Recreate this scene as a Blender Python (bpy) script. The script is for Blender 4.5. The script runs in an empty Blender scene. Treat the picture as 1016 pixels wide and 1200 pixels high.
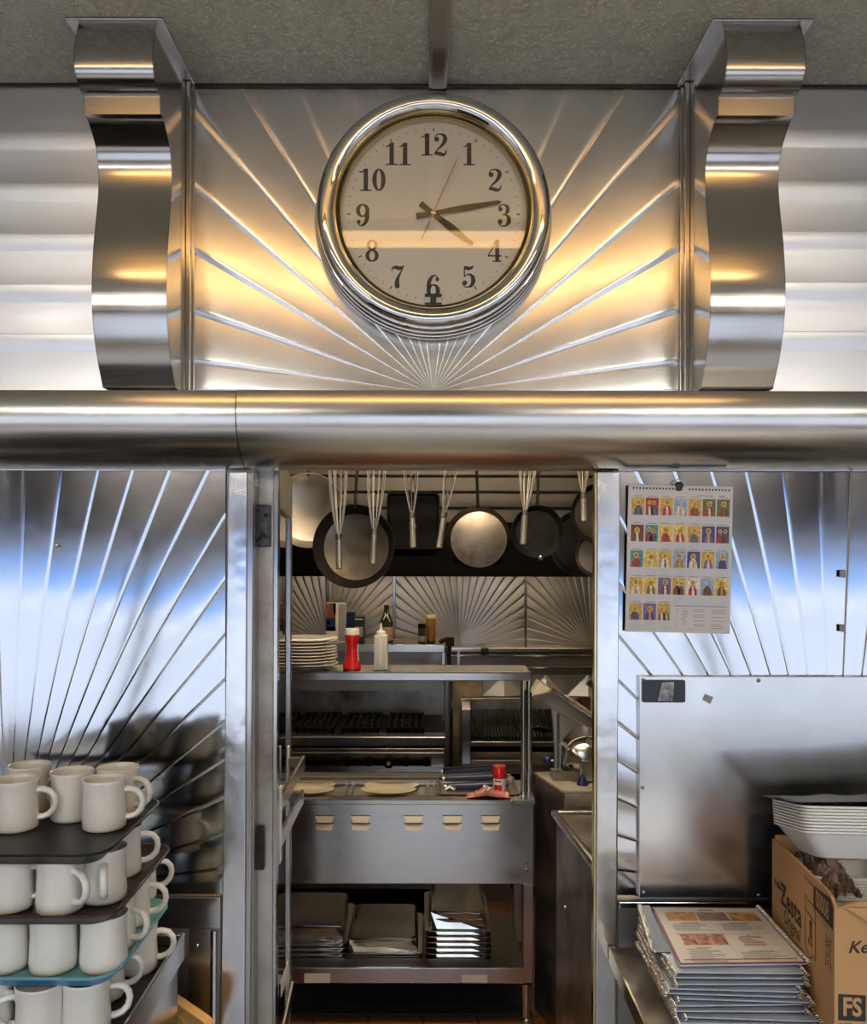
import bpy, bmesh, math, random
from mathutils import Matrix, Vector
random.seed(7)
PI = math.pi
scene = bpy.context.scene
COL = scene.collection

# ------------------------------------------------------------------ camera
EYE = 1.70
F, CX, CY, ROLL = 1018.0, 497.0, 650.0, math.radians(0.12)
cr, sr = math.cos(ROLL), math.sin(ROLL)
cam_data = bpy.data.cameras.new('camera')
cam = bpy.data.objects.new('camera', cam_data)
COL.objects.link(cam)
cam_data.sensor_fit = 'VERTICAL'
cam_data.sensor_height = 36.0
cam_data.lens = 36.0 * F / 1200.0
cam_data.shift_x = (508.0 - CX) / 1200.0
cam_data.shift_y = (CY - 600.0) / 1200.0
cam_data.clip_start = 0.05
cam_data.clip_end = 200
R3 = Matrix(((cr, -sr, 0), (0, 0, -1), (sr, cr, 0)))      # columns: right, up, back
cam.matrix_world = Matrix.Translation((0, 0, EYE)) @ R3.to_4x4()
scene.camera = cam


def P(px, py, d):
    """World point seen at pixel (px, py) lying at depth d (world y)."""
    a, b = (px - CX) / F, (CY - py) / F
    return Vector(((a * cr - b * sr) * d, d, EYE + (a * sr + b * cr) * d))


def G(px, py, z):
    """World point seen at pixel (px, py) lying at height z."""
    a, b = (px - CX) / F, (CY - py) / F
    return P(px, py, (z - EYE) / (a * sr + b * cr))


# ------------------------------------------------------------------ world, sun, exposure
scene.view_settings.view_transform = 'Standard'
scene.view_settings.look = 'None'
scene.view_settings.gamma = 1.0
scene.view_settings.use_curve_mapping = False
scene.view_settings.exposure = 0.64
scene.cycles.use_denoising = True
scene.cycles.max_bounces = 8
scene.cycles.glossy_bounces = 5
scene.cycles.diffuse_bounces = 4
scene.cycles.transparent_max_bounces = 12
scene.cycles.caustics_reflective = False
scene.cycles.caustics_refractive = False
scene.cycles.sample_clamp_indirect = 3.0
scene.cycles.use_adaptive_sampling = False
SKY_STRENGTH = 3.0
TUBE_STRENGTH = 5.0
KITCHEN_STRENGTH = 25.0
SIDE_FILL_STRENGTH = 4.5
MAIN_FILL_STRENGTH = 16.0
HOOD_FILL_STRENGTH = 4.0
world = bpy.data.worlds.new('sky')
scene.world = world
world.use_nodes = True
wn, wl = world.node_tree.nodes, world.node_tree.links
wn.clear()
w_out = wn.new('ShaderNodeOutputWorld')
w_bg = wn.new('ShaderNodeBackground')
w_tc = wn.new('ShaderNodeTexCoord')
w_sep = wn.new('ShaderNodeSeparateXYZ')
w_rmp = wn.new('ShaderNodeValToRGB')
wl.new(w_tc.outputs['Generated'], w_sep.inputs[0])
wl.new(w_sep.outputs['Z'], w_rmp.inputs[0])
wl.new(w_rmp.outputs[0], w_bg.inputs['Color'])
wl.new(w_bg.outputs[0], w_out.inputs['Surface'])
w_bg.inputs['Strength'].default_value = SKY_STRENGTH
e = w_rmp.color_ramp.elements
e[0].position, e[0].color = 0.0, (0.95, 0.97, 1.0, 1)
e[1].position, e[1].color = 0.5, (0.55, 0.68, 0.95, 1)
x_ = e.new(0.03); x_.color = (0.95, 0.97, 1.0, 1)
x_ = e.new(0.10); x_.color = (0.70, 0.82, 1.0, 1)
sun_data = bpy.data.lights.new('sun', 'SUN')
sun_data.energy = 6.5
sun_data.angle = 0.01
sun_data.color = (1.0, 0.95, 0.88)
sun = bpy.data.objects.new('sun', sun_data)
COL.objects.link(sun)
sun.rotation_euler = (math.radians(-24), math.radians(14), 0)     # high sun from the kitchen side: never enters
WIN_Z0, WIN_Z1, WIN_Y = 0.50, 1.86, -1.9
por = bpy.data.lights.new('window_portal', 'AREA')
por.shape = 'RECTANGLE'
por.size, por.size_y = 7.0, WIN_Z1 - WIN_Z0
por.cycles.is_portal = True
po = bpy.data.objects.new('window_portal', por)
COL.objects.link(po)
po.location = (0, WIN_Y - 0.02, (WIN_Z0 + WIN_Z1) / 2)
po.rotation_euler = (math.radians(90), 0, math.radians(0))


# ------------------------------------------------------------------ materials
def nodes_of(name):
    m = bpy.data.materials.new(name)
    m.use_nodes = True
    nt = m.node_tree
    return m, nt.nodes, nt.links, nt.nodes['Principled BSDF']


def ramp(n, stops):
    r = n.new('ShaderNodeValToRGB')
    el = r.color_ramp.elements
    el[0].position, el[0].color = stops[0][0], (*stops[0][1], 1)
    el[1].position, el[1].color = stops[-1][0], (*stops[-1][1], 1)
    for p, c in stops[1:-1]:
        q = el.new(p)
        q.color = (*c, 1)
    return r


def plain(name, col, rough=0.5, metal=0.0, coat=0.0, var=0.12, scale=9.0, bump=0.0, spec=0.5, bscale=60):
    """A surface with a faint procedural mottling of its colour and optional fine bump."""
    m, n, l, b = nodes_of(name)
    b.inputs['Roughness'].default_value = rough
    b.inputs['Metallic'].default_value = metal
    b.inputs['Coat Weight'].default_value = coat
    b.inputs['Specular IOR Level'].default_value = spec
    tc = n.new('ShaderNodeTexCoord')
    nz = n.new('ShaderNodeTexNoise')
    nz.inputs['Scale'].default_value = scale
    nz.inputs['Detail'].default_value = 5
    l.new(tc.outputs['Object'], nz.inputs['Vector'])
    lo = tuple(max(0, c * (1 - var)) for c in col)
    hi = tuple(min(1, c * (1 + var)) for c in col)
    r = ramp(n, [(0.3, lo), (0.7, hi)])
    l.new(nz.outputs['Fac'], r.inputs[0])
    l.new(r.outputs[0], b.inputs['Base Color'])
    if bump:
        n2 = n.new('ShaderNodeTexNoise')
        n2.inputs['Scale'].default_value = bscale
        l.new(tc.outputs['Object'], n2.inputs['Vector'])
        bp = n.new('ShaderNodeBump')
        bp.inputs['Strength'].default_value = bump
        bp.inputs['Distance'].default_value = 0.002
        l.new(n2.outputs['Fac'], bp.inputs['Height'])
        l.new(bp.outputs[0], b.inputs['Normal'])
    return m


def steel(name, col=(0.60, 0.60, 0.59), rough=0.25, rvar=0.12, brush=(1, 1, 1), bs=40, bump=0.0, dents=0.0, stain=None, dent_scale=14.0):
    """Sheet metal: brushed streaks, smudged roughness, dents, optional grease stains."""
    m, n, l, b = nodes_of(name)
    b.inputs['Metallic'].default_value = 1.0
    tc = n.new('ShaderNodeTexCoord')
    mp = n.new('ShaderNodeMapping')
    mp.inputs['Scale'].default_value = brush
    l.new(tc.outputs['Object'], mp.inputs[0])
    nz = n.new('ShaderNodeTexNoise')
    nz.inputs['Scale'].default_value = bs
    nz.inputs['Detail'].default_value = 4
    l.new(mp.outputs[0], nz.inputs['Vector'])
    sm = n.new('ShaderNodeTexNoise')
    sm.inputs['Scale'].default_value = 6.0
    sm.inputs['Detail'].default_value = 1.5
    l.new(tc.outputs['Object'], sm.inputs['Vector'])
    ad = n.new('ShaderNodeMath'); ad.operation = 'ADD'
    l.new(nz.outputs['Fac'], ad.inputs[0]); l.new(sm.outputs['Fac'], ad.inputs[1])
    mr = n.new('ShaderNodeMapRange')
    mr.inputs['From Min'].default_value = 0.7; mr.inputs['From Max'].default_value = 1.3
    mr.inputs['To Min'].default_value = max(0.03, rough - rvar); mr.inputs['To Max'].default_value = rough + rvar
    l.new(ad.outputs[0], mr.inputs['Value'])
    l.new(mr.outputs[0], b.inputs['Roughness'])
    lo = tuple(c * 0.92 for c in col)
    r = ramp(n, [(0.3, lo), (0.7, col)])
    l.new(sm.outputs['Fac'], r.inputs[0])
    last = r.outputs[0]
    if stain:
        s2 = n.new('ShaderNodeTexNoise')
        s2.inputs['Scale'].default_value = 3.5
        s2.inputs['Detail'].default_value = 8
        s2.inputs['Roughness'].default_value = 0.65
        l.new(tc.outputs['Object'], s2.inputs['Vector'])
        f = ramp(n, [(0.42, (0, 0, 0)), (0.68, (1, 1, 1))])
        l.new(s2.outputs['Fac'], f.inputs[0])
        mx = n.new('ShaderNodeMix'); mx.data_type = 'RGBA'
        l.new(f.outputs[0], mx.inputs['Factor'])
        l.new(last, mx.inputs['A'])
        mx.inputs['B'].default_value = (*stain, 1)
        last = mx.outputs['Result']
    l.new(last, b.inputs['Base Color'])
    if bump or dents:
        prev = None
        if bump:
            bp = n.new('ShaderNodeBump')
            bp.inputs['Strength'].default_value = bump
            bp.inputs['Distance'].default_value = 0.001
            l.new(nz.outputs['Fac'], bp.inputs['Height'])
            prev = bp
        if dents:
            dz = n.new('ShaderNodeTexNoise')
            dz.inputs['Scale'].default_value = dent_scale
            dz.inputs['Detail'].default_value = 1.5
            l.new(tc.outputs['Object'], dz.inputs['Vector'])
            b2 = n.new('ShaderNodeBump')
            b2.inputs['Strength'].default_value = dents
            b2.inputs['Distance'].default_value = 0.01
            l.new(dz.outputs['Fac'], b2.inputs['Height'])
            if prev:
                l.new(prev.outputs[0], b2.inputs['Normal'])
            prev = b2
        l.new(prev.outputs[0], b.inputs['Normal'])
    return m


def glow(name, col, strength):
    m, n, l, b = nodes_of(name)
    b.inputs['Base Color'].default_value = (*col, 1)
    b.inputs['Emission Color'].default_value = (*col, 1)
    b.inputs['Emission Strength'].default_value = strength
    return m


def glass(name, tint=(0.93, 0.97, 0.95), reflect=0.06):
    m = bpy.data.materials.new(name)
    m.use_nodes = True
    n, l = m.node_tree.nodes, m.node_tree.links
    n.clear()
    out = n.new('ShaderNodeOutputMaterial')
    mx = n.new('ShaderNodeMixShader')
    tr = n.new('ShaderNodeBsdfTransparent'); tr.inputs['Color'].default_value = (*tint, 1)
    gl = n.new('ShaderNodeBsdfGlossy'); gl.inputs['Roughness'].default_value = 0.03
    fr = n.new('ShaderNodeFresnel'); fr.inputs['IOR'].default_value = 1.5
    ad = n.new('ShaderNodeMath'); ad.operation = 'ADD'; ad.inputs[1].default_value = reflect
    l.new(fr.outputs[0], ad.inputs[0])
    l.new(ad.outputs[0], mx.inputs['Fac'])
    l.new(tr.outputs[0], mx.inputs[1]); l.new(gl.outputs[0], mx.inputs[2])
    l.new(mx.outputs[0], out.inputs['Surface'])
    return m


MT = {}
MT['panel'] = steel('stamped_aluminium', (0.80, 0.80, 0.79), 0.235, 0.03, (1, 1, 1), 30, dents=0.035, dent_scale=9)
MT['panel_low'] = steel('polished_stamped_steel', (0.60, 0.61, 0.63), 0.11, 0.025, (1, 1, 1), 30, dents=0.03, dent_scale=7)
MT['ribbed'] = steel('satin_ribbed_sheet', (0.80, 0.80, 0.81), 0.335, 0.04, (0.2, 1, 6), 30)
MT['scroll'] = steel('bright_brushed_steel', (0.50, 0.48, 0.46), 0.16, 0.04, (0.15, 2, 8), 40)
MT['beam'] = steel('rolled_steel', (0.66, 0.64, 0.61), 0.235, 0.03, (0.08, 3, 6), 30)
MT['jamb'] = steel('dented_steel', (0.74, 0.75, 0.76), 0.2, 0.05, (1, 1, 0.3), 30, dents=0.14, dent_scale=18)
MT['plate'] = steel('scuffed_steel_plate', (0.70, 0.70, 0.69), 0.225, 0.04, (1, 1, 0.6), 22)
MT['galv'] = steel('weathered_galvanised_steel', (0.56, 0.53, 0.47), 0.5, 0.1, (1, 1, 0.4), 30, dents=0.06, stain=(0.22, 0.18, 0.13), dent_scale=24)
MT['steel'] = steel('kitchen_stainless', (0.58, 0.57, 0.55), 0.21, 0.045, (0.3, 1, 1), 40)
MT['pan_steel'] = steel('steam_pan_steel', (0.46, 0.44, 0.40), 0.215, 0.045, (1, 1, 1), 20)
MT['steel_dark'] = steel('dull_kitchen_steel', (0.34, 0.32, 0.29), 0.4, 0.11, (0.4, 1, 1), 30)
MT['steel_grease'] = steel('greasy_steel', (0.48, 0.46, 0.42), 0.4, 0.11, (1, 1, 1), 20, stain=(0.16, 0.11, 0.07))
MT['back'] = steel('kitchen_stamped_steel', (0.62, 0.60, 0.56), 0.36, 0.07, (1, 1, 1), 30)
MT['chrome'] = steel('chrome', (0.80, 0.80, 0.80), 0.06, 0.02, (1, 1, 1), 10)
MT['brass'] = steel('aged_brass', (0.70, 0.56, 0.30), 0.2, 0.05, (1, 1, 1), 20)
MT['wire'] = steel('whisk_steel', (0.78, 0.74, 0.66), 0.33, 0.03)
MT['pan_black'] = plain('seasoned_pan_black', (0.012, 0.011, 0.010), 0.38, 0.1, var=0.5, scale=25, bump=0.3, bscale=90)
MT['pan_in'] = steel('worn_pan_inside', (0.26, 0.245, 0.22), 0.4, 0.11, (1, 1, 1), 20, stain=(0.10, 0.08, 0.06))
MT['pan_bottom'] = steel('scorched_pan_bottom', (0.44, 0.40, 0.35), 0.44, 0.14, (1, 1, 1), 14, stain=(0.13, 0.09, 0.055))
MT['pan_scorched'] = plain('scorched_brown_pan_side', (0.045, 0.030, 0.018), 0.4, 0.4, var=0.6, scale=30)
MT['pan_bright'] = steel('bright_pan', (0.66, 0.62, 0.55), 0.38, 0.09, (1, 1, 1), 14)
MT['black'] = plain('black_enamel', (0.005, 0.005, 0.0055), 0.6, spec=0.06)
MT['iron'] = plain('cast_iron', (0.012, 0.011, 0.010), 0.55, 0.0, bump=0.3, spec=0.12)
MT['dark_plastic'] = plain('black_plastic', (0.015, 0.015, 0.016), 0.35)
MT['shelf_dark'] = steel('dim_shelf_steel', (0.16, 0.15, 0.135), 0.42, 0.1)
MT['scarred'] = plain('scarred_black_metal', (0.05, 0.05, 0.053), 0.4, 0.3, var=0.8, scale=70, bump=0.5, bscale=120)
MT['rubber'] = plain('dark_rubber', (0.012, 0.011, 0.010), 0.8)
MT['ceramic'] = plain('cream_glaze', (0.74, 0.71, 0.64), 0.14, 0, coat=0.5, var=0.05, scale=18)
MT['clay'] = plain('bare_clay_foot', (0.60, 0.49, 0.36), 0.45, var=0.2)
MT['plate_white'] = plain('white_china', (0.74, 0.70, 0.62), 0.2, coat=0.3, var=0.04)
MT['plate_cream'] = plain('cream_china', (0.72, 0.63, 0.44), 0.2, coat=0.3, var=0.06)
MT['tray_black'] = plain('textured_black_tray', (0.009, 0.0085, 0.0085), 0.33, bump=0.25, var=0.3, bscale=400, spec=0.25)
MT['tray_brown'] = plain('dark_brown_tray', (0.042, 0.026, 0.022), 0.36, bump=0.2, var=0.2, bscale=400, spec=0.25)
MT['tray_teal'] = plain('teal_fibreglass_tray', (0.17, 0.40, 0.43), 0.35, var=0.1)
MT['tray_blue'] = plain('worn_blue_tray_edge', (0.10, 0.30, 0.46), 0.4, var=0.2)
MT['amber'] = plain('amber_plastic', (0.80, 0.46, 0.15), 0.4, var=0.05)
MT['card'] = plain('cardboard', (0.54, 0.30, 0.125), 0.75, var=0.08, scale=5, bump=0.1)
MT['card_in'] = plain('inner_cardboard', (0.40, 0.22, 0.10), 0.8, var=0.1)
MT['ink'] = plain('black_ink', (0.025, 0.02, 0.018), 0.7)
MT['foam'] = plain('white_foam', (0.80, 0.79, 0.74), 0.5, var=0.02)
MT['film'] = plain('smoky_plastic_film', (0.055, 0.055, 0.056), 0.5, var=0.3, spec=0.3)
MT['bag'] = plain('crumpled_brown_bag', (0.12, 0.075, 0.06), 0.3, var=0.6, scale=30)
MT['paper'] = plain('paper', (0.74, 0.73, 0.68), 0.6, var=0.03)
MT['paper_cal'] = plain('calendar_paper', (0.66, 0.66, 0.66), 0.55, var=0.03)
MT['vinyl'] = plain('navy_black_cover', (0.018, 0.020, 0.032), 0.3, var=0.2)
MT['sleeve'] = plain('clear_sleeve_edge', (0.42, 0.47, 0.56), 0.22, var=0.1)
MT['maroon'] = plain('maroon_print', (0.30, 0.06, 0.07), 0.5)
MT['greyprint'] = plain('grey_print', (0.30, 0.30, 0.31), 0.6)
MT['bluegrey'] = plain('bluish_print', (0.36, 0.42, 0.58), 0.6)
MT['paleblue'] = plain('pale_blue_print', (0.58, 0.63, 0.74), 0.6)
MT['food1'] = plain('golden_food_print', (0.50, 0.28, 0.08), 0.5, var=0.6, scale=60)
MT['food2'] = plain('red_food_print', (0.44, 0.19, 0.13), 0.5, var=0.8, scale=70)
MT['food3'] = plain('brown_food_print', (0.20, 0.08, 0.03), 0.5, var=0.7, scale=60)
MT['red'] = plain('red_plastic', (0.52, 0.012, 0.012), 0.25, coat=0.3)
MT['white'] = plain('white_plastic', (0.76, 0.75, 0.71), 0.35, var=0.03)
MT['milky'] = plain('milky_plastic', (0.62, 0.62, 0.59), 0.3, var=0.04)
MT['olive'] = plain('dark_green_glass', (0.016, 0.035, 0.006), 0.1, coat=0.5)
MT['label'] = plain('bottle_label', (0.48, 0.30, 0.18), 0.6, var=0.3, scale=40)
MT['spice'] = plain('amber_spice', (0.30, 0.13, 0.03), 0.3, coat=0.3, var=0.3)
MT['navy'] = plain('navy_plastic', (0.012, 0.025, 0.10), 0.3)
MT['bluefoot'] = plain('dark_blue_rubber', (0.010, 0.015, 0.09), 0.35)
MT['pink'] = plain('pink_wrapper', (0.70, 0.24, 0.18), 0.3, var=0.3, scale=40)
MT['film_white'] = plain('crinkled_film', (0.78, 0.72, 0.68), 0.2, var=0.2, scale=60)
MT['board'] = plain('stained_wood_board', (0.36, 0.29, 0.19), 0.6, var=0.35, scale=14)
MT['tape'] = plain('masking_tape', (0.62, 0.57, 0.46), 0.6)
MT['black_label'] = plain('black_strip', (0.02, 0.022, 0.028), 0.3)
MT['residue'] = plain('torn_tape_residue', (0.30, 0.33, 0.35), 0.5, var=0.6, scale=90)
MT['face'] = plain('ivory_dial', (0.94, 0.91, 0.78), 0.5, var=0.03)
MT['numeral'] = plain('dial_print', (0.030, 0.022, 0.015), 0.5)
MT['redhand'] = plain('red_hand', (0.42, 0.05, 0.02), 0.5)
MT['darkhand'] = plain('dark_bronze_hand', (0.045, 0.038, 0.028), 0.4, 0.4)
MT['seam'] = plain('dark_seam', (0.02, 0.02, 0.018), 0.6)
MT['glass'] = glass('clock_glass', (0.995, 0.995, 0.99), 0.0)
MT['door_glass'] = glass('door_glass', (0.72, 0.80, 0.77), 0.05)
for k_, c_ in dict(gold=(0.62, 0.40, 0.08), crimson=(0.42, 0.04, 0.04), navyb=(0.06, 0.07, 0.22), skin=(0.45, 0.24, 0.12), halo=(0.75, 0.55, 0.12),
                   olivec=(0.16, 0.17, 0.06), brownc=(0.18, 0.07, 0.03), tealc=(0.10, 0.28, 0.30), whitec=(0.72, 0.70, 0.64), violet=(0.20, 0.13, 0.30), skyc=(0.30, 0.42, 0.58)).items():
    MT['p_' + k_] = plain('picture_' + k_, c_, 0.5, var=0.35, scale=160)


def ceiling_material():
    m, n, l, b = nodes_of('mottled_laminate')
    b.inputs['Roughness'].default_value = 0.45
    tc = n.new('ShaderNodeTexCoord')
    a = n.new('ShaderNodeTexNoise')
    a.inputs['Scale'].default_value = 15; a.inputs['Detail'].default_value = 3; a.inputs['Distortion'].default_value = 3.0
    c = n.new('ShaderNodeTexNoise')
    c.inputs['Scale'].default_value = 30; c.inputs['Detail'].default_value = 2; c.inputs['Distortion'].default_value = 5.0
    l.new(tc.outputs['Object'], a.inputs['Vector']); l.new(tc.outputs['Object'], c.inputs['Vector'])
    r1 = ramp(n, [(0.35, (0.56, 0.55, 0.44)), (0.65, (0.72, 0.705, 0.57))])
    l.new(a.outputs['Fac'], r1.inputs[0])
    r2 = ramp(n, [(0.54, (0, 0, 0)), (0.62, (0.9, 0.9, 0.9))])
    l.new(c.outputs['Fac'], r2.inputs[0])
    mx = n.new('ShaderNodeMix'); mx.data_type = 'RGBA'
    l.new(r2.outputs[0], mx.inputs['Factor']); l.new(r1.outputs[0], mx.inputs['A'])
    mx.inputs['B'].default_value = (0.90, 0.88, 0.75, 1)
    l.new(mx.outputs['Result'], b.inputs['Base Color'])
    return m


def tile_material(name, c1, c2, mortar, size, rough=0.35):
    m, n, l, b = nodes_of(name)
    b.inputs['Roughness'].default_value = rough
    tc = n.new('ShaderNodeTexCoord')
    br = n.new('ShaderNodeTexBrick')
    br.offset = 0.0
    br.inputs['Color1'].default_value = (*c1, 1); br.inputs['Color2'].default_value = (*c2, 1); br.inputs['Mortar'].default_value = (*mortar, 1)
    br.inputs['Scale'].default_value = 1.0
    br.inputs['Brick Width'].default_value = size; br.inputs['Row Height'].default_value = size
    br.inputs['Mortar Size'].default_value = 0.005
    l.new(tc.outputs['Object'], br.inputs['Vector'])
    l.new(br.outputs['Color'], b.inputs['Base Color'])
    return m


MT['ceiling'] = ceiling_material()
MT['quarry'] = tile_material('quarry_tile', (0.24, 0.09, 0.032), (0.20, 0.072, 0.027), (0.05, 0.035, 0.03), 0.20)
MT['diner_floor'] = tile_material('diner_floor_tile', (0.48, 0.45, 0.41), (0.43, 0.40, 0.36), (0.25, 0.22, 0.2), 0.3)
MT['tan'] = plain('cream_wall', (0.58, 0.53, 0.45), 0.6)
MT['pale_base'] = plain('added_pale_base', (0.50, 0.49, 0.46), 0.4)
MT['brown'] = plain('brown_panelling', (0.085, 0.075, 0.07), 0.5)
MT['facade'] = plain('grey_brown_facade', (0.10, 0.085, 0.075), 0.8)
MT['blue_band'] = plain('added_blue_band', (0.06, 0.20, 0.46), 0.6)
MT['pavement'] = plain('pale_pavement', (0.20, 0.205, 0.21), 0.8)
MT['warm_tube'] = glow('warm_tube_light', (1.0, 0.58, 0.22), TUBE_STRENGTH)
MT['side_fill'] = glow('side_fill_glow', (1.0, 0.93, 0.82), SIDE_FILL_STRENGTH)
MT['main_fill'] = glow('main_fill_glow', (1.0, 0.93, 0.84), MAIN_FILL_STRENGTH)
MT['hood_fill'] = glow('hood_fill_glow', (1.0, 0.76, 0.48), HOOD_FILL_STRENGTH)
MT['kitchen_tube'] = glow('kitchen_tube_light', (1.0, 0.78, 0.52), KITCHEN_STRENGTH)


# ------------------------------------------------------------------ mesh helpers
INV = {}


class MB:
    def __init__(self):
        self.v, self.f, self.m, self.s = [], [], [], []

    def add(self, verts, faces, mi=0, smooth=False, M=None):
        o = len(self.v)
        self.v += [tuple(M @ Vector(p)) if M else tuple(p) for p in verts]
        for f in faces:
            self.f.append(tuple(i + o for i in f)); self.m.append(mi); self.s.append(smooth)
        return self

    def box(self, x0, x1, y0, y1, z0, z1, mi=0, M=None):
        v = [(x, y, z) for z in (z0, z1) for y in (y0, y1) for x in (x0, x1)]
        return self.add(v, [(0, 2, 3, 1), (4, 5, 7, 6), (0, 1, 5, 4), (2, 6, 7, 3), (0, 4, 6, 2), (1, 3, 7, 5)], mi, False, M)

    def quad(self, a, b, c, d, mi=0):
        return self.add([a, b, c, d], [(0, 1, 2, 3)], mi)

    def slab(self, pts, off, mi=0):
        """Polygon of world points given a thickness vector."""
        n = len(pts)
        off = Vector(off)
        v = [Vector(p) for p in pts] + [Vector(p) + off for p in pts]
        fs = [tuple(range(n)), tuple(range(2 * n - 1, n - 1, -1))] + [(i, (i + 1) % n, n + (i + 1) % n, n + i) for i in range(n)]
        return self.add(v, fs, mi)

    def prism(self, poly, z0, z1, M=None, mi=0):
        return self.slab_m([(x, y, z0) for x, y in poly], (0, 0, z1 - z0), M, mi)

    def slab_m(self, pts, off, M, mi):
        n = len(pts)
        v = [Vector(p) for p in pts] + [Vector(p) + Vector(off) for p in pts]
        fs = [tuple(range(n)), tuple(range(2 * n - 1, n - 1, -1))] + [(i, (i + 1) % n, n + (i + 1) % n, n + i) for i in range(n)]
        return self.add(v, fs, mi, False, M)

    def lathe(self, prof, n=40, M=None, mi=0, smooth=True, mfun=None, a0=0.0, a1=2 * PI):
        """Profile of (r, z) turned about z."""
        full = abs(a1 - a0 - 2 * PI) < 1e-6
        cols = n if full else n + 1
        v = []
        for k in range(cols):
            a = a0 + (a1 - a0) * k / n
            v += [(r * math.cos(a), r * math.sin(a), z) for r, z in prof]
        L = len(prof)
        o = len(self.v)
        self.v += [tuple(M @ Vector(p)) if M else p for p in v]
        for k in range(n):
            k2 = (k + 1) % cols
            for i in range(L - 1):
                q = (k * L + i, k2 * L + i, k2 * L + i + 1, k * L + i + 1)
                self.f.append(tuple(x + o for x in q)); self.m.append(mfun(i) if mfun else mi); self.s.append(smooth)
        if full:
            for i, rev in ((0, True), (L - 1, False)):
                if prof[i][0] > 1e-5 and prof[i][0] < 1e5 and getattr(self, 'caps', True):
                    ring = [o + k * L + i for k in range(n)]
                    self.f.append(tuple(ring[::-1] if rev else ring)); self.m.append(mfun(min(i, L - 2)) if mfun else mi); self.s.append(False)
        return self

    def tube(self, pts, r, n=10, mi=0, closed=False, caps=True, flat=1.0, M=None):
        pts = [Vector(p) for p in pts]
        N = len(pts)
        rr = r if isinstance(r, (list, tuple)) else [r] * N
        rings = []
        up = None
        for i, p in enumerate(pts):
            a = pts[(i - 1) % N] if (closed or i > 0) else p
            b = pts[(i + 1) % N] if (closed or i < N - 1) else p
            t = (b - a).normalized()
            if up is None:
                up = Vector((0, 0, 1)) if abs(t.z) < 0.9 else Vector((1, 0, 0))
            s = t.cross(up)
            if s.length < 1e-6:
                s = t.cross(Vector((0.3, 1, 0.2)))
            s.normalize()
            up = s.cross(t).normalized()
            rings.append([p + (s * math.cos(2 * PI * k / n) + up * math.sin(2 * PI * k / n) * flat) * rr[i] for k in range(n)])
        v = [q for g in rings for q in g]
        fs = []
        for i in range(N if closed else N - 1):
            j = (i + 1) % N
            for k in range(n):
                k2 = (k + 1) % n
                fs.append((i * n + k, i * n + k2, j * n + k2, j * n + k))
        self.add(v, fs, mi, True, M)
        if caps and not closed:
            self.add(rings[0], [tuple(range(n - 1, -1, -1))], mi, False, M)
            self.add(rings[-1], [tuple(range(n))], mi, False, M)
        return self

    def loft(self, rings, mi=0, smooth=True, cap0=True, cap1=True, M=None, mfun=None):
        n = len(rings[0])
        o = len(self.v)
        for g in rings:
            self.v += [tuple(M @ Vector(p)) if M else tuple(p) for p in g]
        for i in range(len(rings) - 1):
            for k in range(n):
                k2 = (k + 1) % n
                self.f.append((o + i * n + k, o + i * n + k2, o + (i + 1) * n + k2, o + (i + 1) * n + k))
                self.m.append(mfun(i) if mfun else mi); self.s.append(smooth)
        if cap0:
            self.f.append(tuple(o + k for k in range(n - 1, -1, -1))); self.m.append(mfun(0) if mfun else mi); self.s.append(False)
        if cap1:
            b = o + (len(rings) - 1) * n
            self.f.append(tuple(b + k for k in range(n))); self.m.append(mfun(len(rings) - 2) if mfun else mi); self.s.append(False)
        return self

    def sphere(self, c, r, mi=0, n=16, sc=(1, 1, 1), M=None):
        prof = [(math.sin(PI * i / n) * r, -math.cos(PI * i / n) * r) for i in range(n + 1)]
        prof[0] = (1e-6, -r); prof[-1] = (1e-6, r)
        T = Matrix.Translation(c) @ Matrix.Diagonal((*sc, 1))
        return self.lathe(prof, n * 2, (M @ T) if M else T, mi)

    def grid(self, fn, nu, nv, mi=0, smooth=True, M=None):
        v = [fn(i / nu, j / nv) for j in range(nv + 1) for i in range(nu + 1)]
        fs = [(j * (nu + 1) + i, j * (nu + 1) + i + 1, (j + 1) * (nu + 1) + i + 1, (j + 1) * (nu + 1) + i) for j in range(nv) for i in range(nu)]
        return self.add(v, fs, mi, smooth, M)

    def build(self, name, mats, parent=None, local=False, bevel=0.0, ang=35, weld=False, segs=2, solid=0.0):
        me = bpy.data.meshes.new(name)
        M = INV.get(parent.name) if (parent and not local) else None
        vs = [tuple(M @ Vector(p)) for p in self.v] if M else self.v
        me.from_pydata(vs, [], self.f)
        mats = mats if isinstance(mats, (list, tuple)) else [mats]
        for k in mats:
            me.materials.append(MT[k] if isinstance(k, str) else k)
        me.polygons.foreach_set('material_index', self.m)
        me.polygons.foreach_set('use_smooth', self.s)
        bm = bmesh.new()
        bm.from_mesh(me)
        if weld:
            bmesh.ops.remove_doubles(bm, verts=bm.verts, dist=1e-5)
        bmesh.ops.recalc_face_normals(bm, faces=bm.faces)
        bm.to_mesh(me)
        bm.free()
        if any(self.s):
            me.set_sharp_from_angle(angle=math.radians(ang))
        ob = bpy.data.objects.new(name, me)
        COL.objects.link(ob)
        if parent:
            ob.parent = parent
            if parent.name in INV:
                INV[ob.name] = INV[parent.name]
        if solid:
            md = ob.modifiers.new('thickness', 'SOLIDIFY')
            md.thickness = solid; md.offset = 0
        if bevel:
            md = ob.modifiers.new('edge', 'BEVEL')
            md.width = bevel; md.segments = segs; md.limit_method = 'ANGLE'; md.angle_limit = math.radians(40)
            md.harden_normals = False
        return ob


def tag(o, label=None, cat=None, group=None, kind=None):
    if label: o['label'] = label
    if cat: o['category'] = cat
    if group: o['group'] = group
    if kind: o['kind'] = kind
    return o


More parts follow.
